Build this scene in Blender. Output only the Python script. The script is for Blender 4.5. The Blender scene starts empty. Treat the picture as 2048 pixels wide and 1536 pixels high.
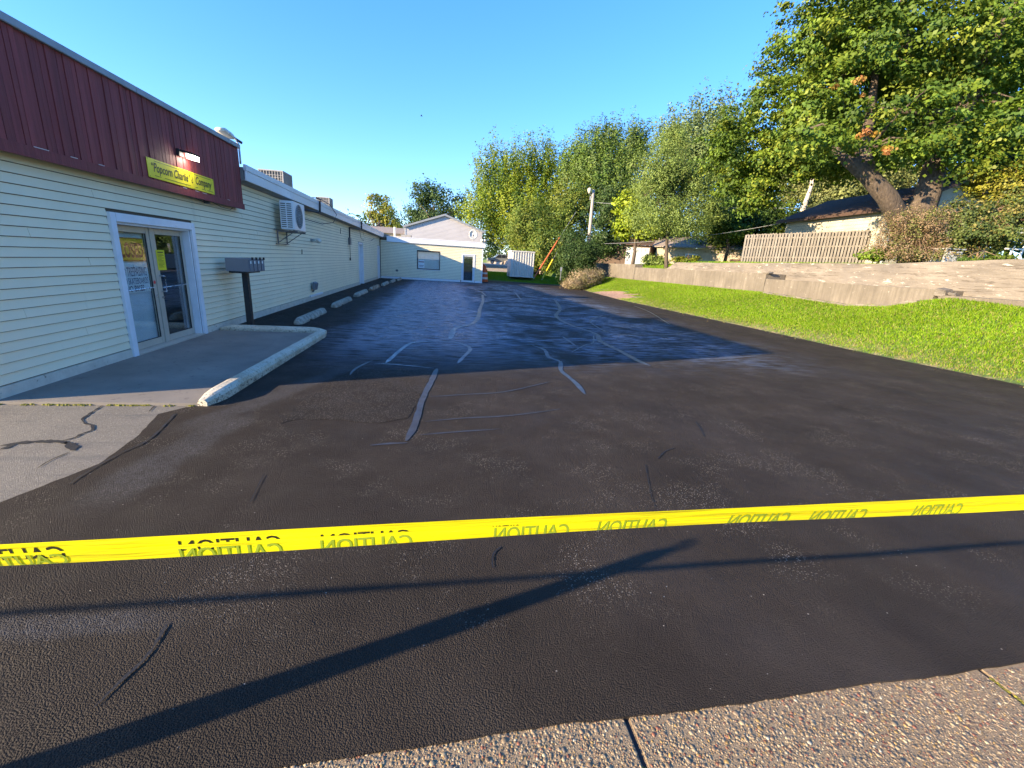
import bpy, bmesh, math, random
import numpy as np
from mathutils import Vector, Matrix
R = math.radians
random.seed(7)
scene = bpy.context.scene
col = scene.collection

# ------------------------------------------------------------------ camera, sky, sun, exposure
cam_data = bpy.data.cameras.new("camera"); cam = bpy.data.objects.new("camera", cam_data)
col.objects.link(cam); scene.camera = cam
cam_data.sensor_width = 36.0; cam_data.lens = 870 / 2048 * 36.0
cam_data.clip_start = 0.05; cam_data.clip_end = 2000
cam.matrix_world = Matrix.Translation((0, 0, 1.75)) @ Matrix(((0.986358,-0.014287,-0.163996),(-0.153818,0.274908,-0.949087),(0.058643,0.961364,0.268960))).to_4x4()

SUN_DIR = Vector((0.948, 0.318, -math.tan(R(16.5)))).normalized()
world = bpy.data.worlds.new("World"); scene.world = world; world.use_nodes = True
wn = world.node_tree.nodes; wl = world.node_tree.links; wn.clear()
sky = wn.new('ShaderNodeTexSky'); sky.sky_type = 'NISHITA'; sky.sun_disc = False
sky.sun_elevation = R(16.5); sky.sun_rotation = math.atan2(-SUN_DIR.x, -SUN_DIR.y)
sky.air_density = 1.0; sky.dust_density = 0.0; sky.ozone_density = 3.0; sky.altitude = 300
hs = wn.new('ShaderNodeHueSaturation'); hs.inputs['Saturation'].default_value = 1.25
bg = wn.new('ShaderNodeBackground'); bg.inputs[1].default_value = 0.13
wo = wn.new('ShaderNodeOutputWorld')
tm = wn.new('ShaderNodeMix'); tm.data_type = 'RGBA'; tm.blend_type = 'MULTIPLY'; tm.inputs[0].default_value = 1; tm.inputs[7].default_value = (.82, .93, 1.28, 1)
wl.new(sky.outputs[0], hs.inputs['Color']); ga = wn.new('ShaderNodeGamma'); ga.inputs[1].default_value = 0.82; wl.new(hs.outputs[0], ga.inputs[0]); wl.new(ga.outputs[0], tm.inputs[6]); wl.new(tm.outputs[2], bg.inputs[0]); wl.new(bg.outputs[0], wo.inputs[0])
sd = bpy.data.lights.new("sun", 'SUN'); sd.energy = 4.1; sd.angle = R(0.55); sd.color = (1.0, 0.79, 0.52)
sun = bpy.data.objects.new("sun", sd); col.objects.link(sun)
sun.rotation_euler = SUN_DIR.to_track_quat('-Z', 'Y').to_euler(); sun.location = (-30, -10, 20)
scene.view_settings.view_transform = 'Standard'; scene.view_settings.look = 'None'
scene.view_settings.exposure = 1.93; scene.view_settings.gamma = 1.0
scene.view_settings.use_curve_mapping = False

# ------------------------------------------------------------------ material helpers
MATS = {}
class NT:
    def __init__(s, name):
        s.m = bpy.data.materials.new(name); s.m.use_nodes = True
        s.n = s.m.node_tree.nodes; s.l = s.m.node_tree.links
        s.b = s.n['Principled BSDF']; s.out = s.n['Material Output']
        s.tc = s.n.new('ShaderNodeTexCoord').outputs['Object']
        MATS[name] = s.m
    def link(s, a, b): s.l.new(a, b)
    def mapping(s, scale=(1, 1, 1), rot=(0, 0, 0), loc=(0, 0, 0)):
        m = s.n.new('ShaderNodeMapping'); m.inputs['Scale'].default_value = scale
        m.inputs['Rotation'].default_value = rot; m.inputs['Location'].default_value = loc
        s.link(s.tc, m.inputs[0]); return m.outputs[0]
    def noise(s, scale, detail=4, rough=.55, vec=None, dist=0):
        t = s.n.new('ShaderNodeTexNoise'); t.inputs['Scale'].default_value = scale
        t.inputs['Detail'].default_value = detail; t.inputs['Roughness'].default_value = rough
        t.inputs['Distortion'].default_value = dist
        s.link(vec or s.tc, t.inputs['Vector']); return t.outputs['Fac']
    def voro(s, scale, feature='F1', vec=None, out='Distance', rnd=1):
        t = s.n.new('ShaderNodeTexVoronoi'); t.feature = feature; t.inputs['Scale'].default_value = scale
        t.inputs['Randomness'].default_value = rnd
        s.link(vec or s.tc, t.inputs['Vector']); return t.outputs[out]
    def ramp(s, fac, stops, interp='LINEAR'):
        r = s.n.new('ShaderNodeValToRGB'); r.color_ramp.interpolation = interp
        e = r.color_ramp.elements
        while len(e) < len(stops): e.new(.5)
        for el, (p, c) in zip(e, stops):
            el.position = p; el.color = (c, c, c, 1) if isinstance(c, (int, float)) else (*c, 1)
        s.link(fac, r.inputs[0]); return r.outputs[0]
    def mix(s, fac, a, b, mode='MIX'):
        m = s.n.new('ShaderNodeMix'); m.data_type = 'RGBA'; m.blend_type = mode
        for i, v in ((0, fac), (6, a), (7, b)):
            sock = m.inputs[i]
            if isinstance(v, (int, float)): sock.default_value = v if i == 0 else (v, v, v, 1)
            elif isinstance(v, tuple): sock.default_value = (*v, 1)
            else: s.link(v, sock)
        return m.outputs[2]
    def math(s, op, a, b=0.0, c=None, clamp=False):
        m = s.n.new('ShaderNodeMath'); m.operation = op; m.use_clamp = clamp
        for i, v in enumerate((a, b) if c is None else (a, b, c)):
            if isinstance(v, (int, float)): m.inputs[i].default_value = v
            else: s.link(v, m.inputs[i])
        return m.outputs[0]
    def sep(s):
        x = s.n.new('ShaderNodeSeparateXYZ'); s.link(s.tc, x.inputs[0]); return x.outputs
    def band(s, v, a, b, c, d):      # 0 below a, 1 between b and c, 0 above d
        up = s.n.new('ShaderNodeMapRange'); up.interpolation_type = 'SMOOTHSTEP'
        up.inputs[1].default_value = a; up.inputs[2].default_value = b; s.link(v, up.inputs[0])
        dn = s.n.new('ShaderNodeMapRange'); dn.interpolation_type = 'SMOOTHSTEP'
        dn.inputs[1].default_value = c; dn.inputs[2].default_value = d
        dn.inputs[3].default_value = 1; dn.inputs[4].default_value = 0; s.link(v, dn.inputs[0])
        return s.math('MULTIPLY', up.outputs[0], dn.outputs[0])
    def bump(s, h, strength=.5, dist=.01, prev=None):
        b = s.n.new('ShaderNodeBump'); b.inputs['Strength'].default_value = strength
        b.inputs['Distance'].default_value = dist; s.link(h, b.inputs['Height'])
        if prev: s.link(prev, b.inputs['Normal'])
        return b.outputs[0]
    def set(s, color=None, rough=None, normal=None, metal=None, spec=None, **k):
        for key, v in (('Base Color', color), ('Roughness', rough), ('Normal', normal), ('Metallic', metal), ('Specular IOR Level', spec)):
            if v is None: continue
            sock = s.b.inputs[key]
            if isinstance(v, (int, float)): sock.default_value = v
            elif isinstance(v, tuple): sock.default_value = (*v, 1)
            else: s.link(v, sock)
        return s.m

def plain(name, c, rough=.6, metal=0, var=.12, scale=6, bump=.1, bscale=60, spec=.5, dirt=None):
    t = NT(name)
    n = t.noise(scale, 5)
    lo = tuple(x * (1 - var) for x in c); hi = tuple(min(1, x * (1 + var)) for x in c)
    cc = t.ramp(n, [(.3, lo), (.7, hi)])
    if dirt:
        m = t.ramp(t.noise(dirt[1], 6, .7), [(dirt[2], 0.0), (dirt[2] + .1, 1.0)])
        cc = t.mix(m, cc, dirt[0])
    return t.set(cc, t.ramp(t.noise(scale * 3), [(.3, max(0.02, rough - .08)), (.7, min(1, rough + .08))]),
                 t.bump(t.noise(bscale, 4), bump, .01), metal, spec)

# --- asphalt, freshly sealed: dried matte areas and still wet glossy areas
def asphalt_mat(name, coarse=False):
    t = NT(name); x, y, z = t.sep()
    fine = t.voro(150); mid = t.noise(240, 4, .8); big = t.noise(1.1, 5, .6)
    sweep = t.noise(5, 4, .6, t.mapping((.45, 2.6, 1)))
    brush = t.noise(60, 2, .5, t.mapping((1, .12, 1), (0, 0, R(35))))
    base = t.ramp(big, [(.3, (.025, .019, .0145)), (.5, (.035, .027, .0205)), (.75, (.047, .037, .029))])
    grit = t.ramp(t.noise(320, 2, .6), [(.35, .75), (.65, 1.3)])
    base = t.mix(1.0, base, grit, 'MULTIPLY')
    # light dust film and thin coat where the coat is worn off the high stones
    wornmask = t.math('MULTIPLY', t.ramp(t.noise(1.6, 3, .6), [(.50, 0.0), (.62, 1.0)]), t.band(y, 1.3, 2.2, 7.4, 9.0))
    if coarse: wornmask = t.ramp(t.noise(2.5, 3), [(.25, .55), (.5, 1.0)])
    stones = t.ramp(t.voro(75), [(.0, 1.0), (.26, .8), (.38, 0.0)])
    stones = t.math('MULTIPLY', stones, t.ramp(t.voro(75, out='Color'), [(.45, 0.0), (.6, 1.0)]))
    c = t.mix(t.math('MULTIPLY', stones, t.math('MULTIPLY', wornmask, .8)), base, (.30, .265, .22))
    sp = t.voro(26, out='Distance'); spc = t.voro(26, out='Color')
    spot = t.math('MULTIPLY', t.ramp(sp, [(.0, 1.0), (.08, 1.0), (.12, 0.0)]), t.ramp(spc, [(.80, 0.0), (.84, 1.0)]))
    c = t.mix(spot, c, (.34, .31, .27))
    # pale dusty streaks where the coat was brushed thin
    def streak(ax_, ay_, bx_, by_, wd):
        L = math.hypot(bx_ - ax_, by_ - ay_); ux, uy = (bx_ - ax_) / L, (by_ - ay_) / L
        dx = t.math('SUBTRACT', x, ax_); dy = t.math('SUBTRACT', y, ay_)
        u = t.math('ADD', t.math('MULTIPLY', dx, ux), t.math('MULTIPLY', dy, uy)); v = t.math('SUBTRACT', t.math('MULTIPLY', dx, uy), t.math('MULTIPLY', dy, ux))
        v = t.math('ADD', v, t.math('MULTIPLY', t.math('SUBTRACT', t.noise(1.6, 4, .6), .5), wd * 1.6))
        return t.math('MULTIPLY', t.band(u, -.3, .2, L - .2, L + .4), t.band(v, -wd, -wd * .3, wd * .3, wd))
    sk = streak(*[(-2.13,4.72),(-2.28,3.177)][0], *[(-2.13,4.72),(-2.28,3.177)][1], .26)
    sk = t.math('MAXIMUM', sk, streak(*[(-1.344,1.919),(-2.041,1.937)][0], *[(-1.344,1.919),(-2.041,1.937)][1], .10))
    sk = t.math('MAXIMUM', sk, streak(*[(-1.403,6.996),(-2.362,4.503)][0], *[(-1.403,6.996),(-2.362,4.503)][1], .22))
    sk = t.math('MULTIPLY', sk, t.ramp(t.noise(45, 4, .75), [(.38, .25), (.62, 1.0)]))
    c = t.mix(t.math('MULTIPLY', sk, .55), c, (.105, .105, .11))
    # wet gloss over the shaded lot, blue sky reflection painted into the base colour
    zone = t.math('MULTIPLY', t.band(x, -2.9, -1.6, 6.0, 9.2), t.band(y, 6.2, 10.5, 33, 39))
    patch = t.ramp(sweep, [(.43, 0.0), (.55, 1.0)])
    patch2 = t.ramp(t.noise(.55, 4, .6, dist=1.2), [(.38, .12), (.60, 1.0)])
    wet_sheen = t.math('MULTIPLY', zone, t.math('MULTIPLY', patch, patch2))
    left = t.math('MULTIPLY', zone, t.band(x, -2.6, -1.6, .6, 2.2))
    wet_sheen = t.math('MAXIMUM', wet_sheen, t.math('MULTIPLY', left, t.ramp(sweep, [(.38, .1), (.52, 1.0)])))
    r = t.math('SUBTRACT', t.ramp(t.noise(3, 4), [(.3, .62), (.7, .80)]), t.math('MULTIPLY', wet_sheen, .42))
    c = t.mix(t.math('MULTIPLY', wet_sheen, .85), c, (.15, .215, .34))
    amp = t.math('ADD', t.ramp(t.noise(.8, 4, .6), [(.36, .2), (.60, .8)]), t.math('MULTIPLY', t.band(x, -20, -19, -.6, 1.6), .8)); h = t.math('MULTIPLY', t.math('ADD', t.math('MULTIPLY', fine, -1.5), t.math('MULTIPLY', mid, .55)), amp)
    if coarse: h = t.math('ADD', h, t.math('MULTIPLY', t.voro(75), -1.2))
    rip = t.math('MULTIPLY', brush, t.ramp(t.noise(.9, 3), [(.45, 0.0), (.6, .8)]))
    h = t.math('ADD', h, rip)
    b = t.bump(h, 1.0 if coarse else .9, .014 if coarse else .011)
    b = t.bump(t.noise(14, 5, .7), .35, .012, b); b = t.bump(t.noise(2.2, 3), .5, .03, b)
    return t.set(c, r, b, 0, t.math('ADD', .16, t.math('MULTIPLY', wet_sheen, .5)))
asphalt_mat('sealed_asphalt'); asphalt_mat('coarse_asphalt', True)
t = NT('crack_sealer'); t.set(t.ramp(t.noise(7, 5, .7), [(.35, (.030, .026, .023)), (.62, (.050, .045, .042))]), t.ramp(t.noise(6, 4), [(.3, .42), (.7, .60)]), t.bump(t.noise(50, 3), .3, .006), 0, .5)
t = NT('shaded_sealer'); t.set(t.ramp(t.noise(7, 5, .7), [(.38, (.030, .038, .055)), (.62, (.062, .080, .115))]), t.ramp(t.noise(6, 4), [(.3, .24), (.7, .50)]), t.bump(t.noise(50, 3), .3, .006), 0, .7)  # copy of crack_sealer for shaded strips, blue skylight painted into its colour
t = NT('old_asphalt')
st = t.voro(95, out='Color'); stc = t.ramp(st, [(.0, (.08, .068, .045)), (.4, (.16, .138, .095)), (.75, (.26, .228, .16)), (1, (.48, .43, .32))])
oc = t.mix(t.ramp(t.voro(95), [(.25, 0.0), (.5, .8)]), stc, (.15, .135, .115))
oc = t.mix(t.ramp(t.noise(1.7, 5), [(.35, 0.0), (.75, .45)]), oc, (.22, .20, .155))
oc = t.mix(t.ramp(t.noise(3, 3, .5, t.mapping((.5, 2, 1))), [(.55, 0.0), (.72, .6)]), oc, (.09, .085, .082))
t.set(oc, .85, t.bump(t.math('ADD', t.math('MULTIPLY', t.voro(140), -.8), t.noise(300, 3, .7)), .8, .007))
plain('dark_crack', (.012, .011, .011), .7, bump=.4)
t = NT('moss'); t.set(t.ramp(t.noise(60, 3), [(.3, (.06, .06, .015)), (.55, (.26, .24, .03)), (.8, (.16, .12, .04))]), .95, t.bump(t.noise(150, 3), 1, .01))
t = NT('walk_concrete')
wc = t.ramp(t.noise(1.3, 6, .6), [(.3, (.155, .135, .11)), (.7, (.235, .205, .165))])
wc = t.mix(t.ramp(t.noise(10, 5, .65), [(.60, 0.0), (.72, .8)]), wc, (.09, .075, .065))
t.set(wc, .82, t.bump(t.noise(150, 4), .5, .005))
t = NT('curb_paint')
cp = t.mix(t.ramp(t.noise(2.2, 5, .6), [(.45, 0.0), (.65, .8)]), (.55, .50, .38), (.38, .31, .20))
cp = t.mix(t.ramp(t.noise(38, 6, .75), [(.56, 0.0), (.61, .9)]), cp, (.06, .052, .042))
x, y, z = t.sep(); low = t.band(z, -.1, -.05, .05, .10); chip = t.math('MULTIPLY', low, t.ramp(t.noise(30, 6, .75), [(.53, 0.0), (.57, 1.0)])); cp = t.mix(chip, cp, (.07, .06, .05))
t.set(cp, .75, t.bump(t.noise(60, 6, .7), .5, .008))
t = NT('stop_concrete')
cp = t.mix(t.ramp(t.noise(7, 6, .75), [(.42, 0.0), (.58, 1.0)]), (.38, .36, .29), (.20, .185, .145)); cp = t.mix(t.ramp(t.noise(22, 6, .75), [(.58, 0.0), (.64, .8)]), cp, (.06, .055, .05))
t.set(cp, .85, t.bump(t.noise(50, 6, .7), .8, .01))
t = NT('aged_stop'); cp = t.mix(t.ramp(t.noise(5, 5, .7), [(.42, 0.0), (.52, 1.0)]), (.42, .38, .30), (.22, .13, .07))
t.set(cp, .85, t.bump(t.noise(50, 6, .7), .8, .01))
t = NT('mortar'); t.set(t.ramp(t.noise(130, 4, .7), [(.25, (.15, .10, .055)), (.5, (.26, .19, .11)), (.75, (.38, .29, .18))]), .9, t.bump(t.noise(170, 3, .6), 1, .008))
def attr_mat(name, rough=.6, trans=0, bump=None, spec=.5):
    t = NT(name); a = t.n.new('ShaderNodeAttribute'); a.attribute_name = 'tint'
    nrm = t.bump(t.noise(*bump), .5, .004) if bump else None
    if trans:
        t.n.remove(t.b)
        d = t.n.new('ShaderNodeBsdfDiffuse'); tr = t.n.new('ShaderNodeBsdfTranslucent'); g = t.n.new('ShaderNodeBsdfGlossy')
        g.inputs['Roughness'].default_value = .5; g.inputs[0].default_value = (1, 1, 1, 1)
        m1 = t.n.new('ShaderNodeMixShader'); m2 = t.n.new('ShaderNodeMixShader')
        m1.inputs[0].default_value = trans; m2.inputs[0].default_value = .012
        tc = t.mix(1.0, a.outputs[0], (1.0, 1.0, .55), 'MULTIPLY')
        t.link(a.outputs[0], d.inputs[0]); t.link(tc, tr.inputs[0])
        t.link(d.outputs[0], m1.inputs[1]); t.link(tr.outputs[0], m1.inputs[2])
        t.link(m1.outputs[0], m2.inputs[1]); t.link(g.outputs[0], m2.inputs[2]); t.link(m2.outputs[0], t.out.inputs[0])
        return t.m
    return t.set(a.outputs[0], rough, nrm, 0, spec)
attr_mat('pebble', .55); attr_mat('leaf', trans=.30); attr_mat('grass_blade', trans=.35)
def siding_mat(name, c, stain=(.20, .17, .10)):
    t = NT(name)
    n = t.ramp(t.noise(.8, 5, .6), [(.3, tuple(v * .93 for v in c)), (.7, tuple(min(1, v * 1.04) for v in c))])
    streak = t.ramp(t.noise(3, 5, .65, t.mapping((1, 1.2, .25))), [(.60, 0.0), (.85, .30)])
    n = t.mix(streak, n, stain)
    return t.set(n, .5, t.bump(t.noise(7, 3), .25, .01), 0, .35)
plain('sheathing', (.10, .075, .05), .9); siding_mat('cream_siding', (.79, .70, .49)); siding_mat('grey_siding', (.50, .48, .485), (.2, .19, .18))
plain('white_paint', (.66, .68, .70), .5, var=.06, dirt=((.3, .29, .27), 5, .66)); plain('white_metal', (.72, .73, .74), .35, var=.04, scale=2, bump=.05)
plain('foundation_paint', (.55, .50, .40), .75, bump=.7, bscale=30, dirt=((.14, .11, .08), 9, .60))
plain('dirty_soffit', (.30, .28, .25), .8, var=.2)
t = NT('red_board')
a = t.ramp(t.noise(9, 6, .7, t.mapping((1, 2.5, .12))), [(.3, (.17, .026, .026)), (.7, (.27, .050, .048))])
oi = t.n.new('ShaderNodeObjectInfo'); a = t.mix(1.0, a, t.ramp(oi.outputs['Random'], [(0, .80), (1, 1.18)]), 'MULTIPLY')
k = t.voro(1.6, vec=t.mapping((1, 1.6, 1))); kc = t.voro(1.6, vec=t.mapping((1, 1.6, 1)), out='Color')
knot = t.math('MULTIPLY', t.ramp(k, [(.03, 1.0), (.045, 0.0)]), t.ramp(kc, [(.5, 0.0), (.55, 1.0)]))
a = t.mix(knot, a, (.02, .005, .006))
t.set(a, .7, t.bump(t.noise(12, 5, .7, t.mapping((1, 3, .2))), .6, .008))
plain('bare_scuff', (.62, .50, .46), .8)
plain('cap_metal', (.27, .29, .31), .45, var=.12, scale=3)
plain('aluminium', (.50, .46, .38), .42, metal=.35, var=.05)
plain('steel', (.62, .63, .65), .28, metal=1, var=.04)
plain('black_metal', (.018, .018, .020), .5); plain('dark_grey', (.05, .052, .055), .55)
plain('mailbox_grey', (.14, .16, .185), .5, var=.06); plain('bracket_grey', (.13, .135, .14), .5)
plain('hvac_beige', (.40, .375, .33), .6, dirt=((.25, .23, .2), 4, .6)); plain('hvac_dark', (.10, .098, .09), .7)
plain('rubber', (.015, .015, .016), .6); plain('board_white', (.62, .63, .58), .7, var=.05, scale=2)
plain('interior_dark', (.035, .036, .038), .8); plain('interior_blind', (.55, .60, .61), .8, var=.1, scale=2)
plain('sign_yellow', (.72, .60, .015), .5, var=.06, bump=.05); plain('ink_black', (.012, .012, .014), .6, var=0)
plain('sign_orange', (.72, .42, .01), .5, var=.08); plain('ink_red', (.22, .015, .01), .6); plain('ink_blue', (.02, .025, .09), .6)
plain('paper_white', (.70, .74, .72), .6, var=.05); plain('sticker_red', (.6, .05, .05), .5)
plain('red_pale', (.55, .12, .10), .6); plain('brass_dish', (.62, .60, .54), .5)
plain('roof_membrane', (.20, .19, .175), .85); plain('weathered_roof', (.28, .23, .19), .9, var=.3)
t = NT('tape_yellow')
t.set(t.ramp(t.noise(3, 3, .5, t.mapping((1, 8, 8))), [(.3, (.80, .66, .0)), (.7, (.92, .78, .005))]), .38, t.bump(t.noise(4, 3, .5, t.mapping((.6, 10, 10))), .5, .02), 0, .4)
plain('tape_ink_black', (.02, .018, .006), .4, var=0, bump=0); plain('tape_ink_green', (.30, .38, .02), .4, var=.05, bump=0)
t = NT('wall_concrete')
x, y, z = t.sep()
wc = t.ramp(t.noise(1.2, 6, .6), [(.3, (.14, .118, .088)), (.55, (.19, .162, .122)), (.8, (.26, .225, .175))])
drip = t.ramp(t.noise(7, 6, .7, t.mapping((1, 1, .10))), [(.42, 0.0), (.72, .8)])
wc = t.mix(drip, wc, (.10, .085, .065)); wc = t.mix(t.ramp(t.noise(6, 6, .7), [(.62, 0.0), (.72, .7)]), wc, (.52, .47, .38))
t.set(wc, .9, t.bump(t.noise(22, 6, .7), .9, .025))
t = NT('old_wall_concrete')
wc = t.ramp(t.noise(1.6, 6, .65, t.mapping((1, .5, 2.2))), [(.3, (.13, .112, .088)), (.5, (.195, .168, .132)), (.75, (.27, .235, .188))])
wc = t.mix(t.ramp(t.noise(1.3, 5, .6, t.mapping((1, .22, 4.5))), [(.485, 0.0), (.50, .85), (.515, 0.0)]), wc, (.07, .055, .04))
wc = t.mix(t.ramp(t.noise(.7, 5, .6), [(.52, 0.0), (.68, .6)]), wc, (.14, .125, .11))
wc = t.mix(t.ramp(t.noise(4.5, 6, .75, t.mapping((1, .5, 2.4))), [(.60, 0.0), (.66, .9)]), wc, (.55, .50, .42))
h = t.math('ADD', t.noise(5, 6, .7, t.mapping((1, .45, 3))), t.math('MULTIPLY', t.noise(26, 5, .7), .5))
t.set(wc, .92, t.bump(h, .8, .035))
t = NT('soil_ground'); x, y, z = t.sep()
g1 = t.ramp(t.noise(9, 5, .7), [(.3, (.05, .085, .015)), (.6, (.09, .15, .025)), (.8, (.16, .15, .06))])
edge = t.ramp(t.noise(2.4, 5, .7), [(.44, 0.0), (.62, 1.0)])
dry = t.math('MULTIPLY', t.band(x, 9.4, 9.9, 11.05, 11.9), t.band(y, 0, 1, 36, 40))
g = t.mix(t.math('MULTIPLY', dry, edge), g1, (.32, .24, .14))
spot = t.math('MULTIPLY', t.band(x, 10.2, 10.5, 11.7, 12.0), t.band(y, 24, 25, 30.0, 31))
spot = t.ramp(t.math('ADD', spot, t.math('MULTIPLY', t.noise(2.5, 5, .7), .8)), [(.85, 0.0), (1.0, 1.0)])
g = t.mix(spot, g, t.ramp(t.voro(9, out='Color'), [(0, (.20, .12, .08)), (1, (.42, .27, .19))]))
grav = t.math('MULTIPLY', t.band(x, 2.0, 3.4, 30, 45), t.band(y, 49, 50, 100, 120))
g = t.mix(grav, g, (.36, .29, .22))
t.set(g, .95, t.bump(t.noise(30, 5, .7), 1, .03))
t = NT('bark'); t.set(t.ramp(t.noise(6, 6, .7, t.mapping((2, 2, .4))), [(.3, (.05, .036, .026)), (.55, (.12, .09, .066)), (.8, (.21, .165, .125))]), .9, t.bump(t.noise(9, 6, .75, t.mapping((2, 2, .35))), 1, .06))
plain('pale_bark', (.55, .47, .38), .85, var=.2, scale=4, bump=.6, bscale=12); plain('twig', (.20, .13, .08), .9)
t = NT('cedar_picket'); t.set(t.ramp(t.noise(5, 6, .6, t.mapping((1.5, 1.5, .3))), [(.3, (.15, .132, .11)), (.6, (.235, .21, .18)), (.8, (.31, .285, .25))]), .85, t.bump(t.noise(15, 5, .6, t.mapping((2, 2, .2))), .5, .01))
t = NT('garage_wall'); t.set(t.ramp(t.noise(2, 5), [(.3, (.38, .35, .27)), (.7, (.47, .44, .35))]), .75, t.bump(t.noise(20, 3), .2, .01))
t = NT('brown_shingle'); t.set(t.ramp(t.noise(8, 5, .7), [(.3, (.045, .027, .02)), (.7, (.10, .062, .046))]), .9, t.bump(t.noise(30, 4), .7, .02))
plain('brown_trim', (.07, .04, .03), .7)
plain('house_beige', (.46, .38, .27), .8); plain('shed_brown', (.10, .065, .045), .8); plain('shed_door', (.42, .44, .45), .7, dirt=((.2, .2, .2), 3, .55))
plain('container_white', (.60, .59, .54), .45, var=.06, dirt=((.35, .3, .24), 3, .66)); plain('car_paint', (.30, .31, .28), .3, metal=.5, var=.03, bump=0)
plain('car_glass', (.02, .025, .03), .12, var=0, bump=0); plain('guard_orange', (.50, .11, .03), .55); plain('guard_yellow', (.70, .48, .02), .5)
plain('barrel_orange', (.60, .11, .03), .5); plain('reflective_white', (.7, .7, .68), .4); plain('pole_wood', (.37, .32, .27), .85, bump=.5, bscale=15)
plain('wire', (.03, .03, .032), .6, var=0); plain('light_wire', (.30, .31, .32), .5, var=0); plain('aged_white', (.66, .62, .52), .6, dirt=((.35, .28, .18), 8, .55))
plain('galvanised', (.42, .43, .43), .45, metal=.5)
t = NT('glass'); t.n.remove(t.b)
gl = t.n.new('ShaderNodeBsdfGlossy'); gl.inputs['Roughness'].default_value = .015; gl.inputs[0].default_value = (1, 1, 1, 1)
trn = t.n.new('ShaderNodeBsdfTransparent'); trn.inputs[0].default_value = (.93, .96, .96, 1)
fr = t.n.new('ShaderNodeLayerWeight'); fr.inputs[0].default_value = .5
mx = t.n.new('ShaderNodeMixShader'); f2 = t.math('ADD', t.math('MULTIPLY', t.math('POWER', fr.outputs['Facing'], 3.0), .7), .05, clamp=True)
t.link(f2, mx.inputs[0]); t.link(trn.outputs[0], mx.inputs[1]); t.link(gl.outputs[0], mx.inputs[2]); t.link(mx.outputs[0], t.out.inputs[0])
t = NT('lamp_glow'); t.b.inputs['Emission Color'].default_value = (1, .93, .78, 1); t.b.inputs['Emission Strength'].default_value = 9

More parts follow.
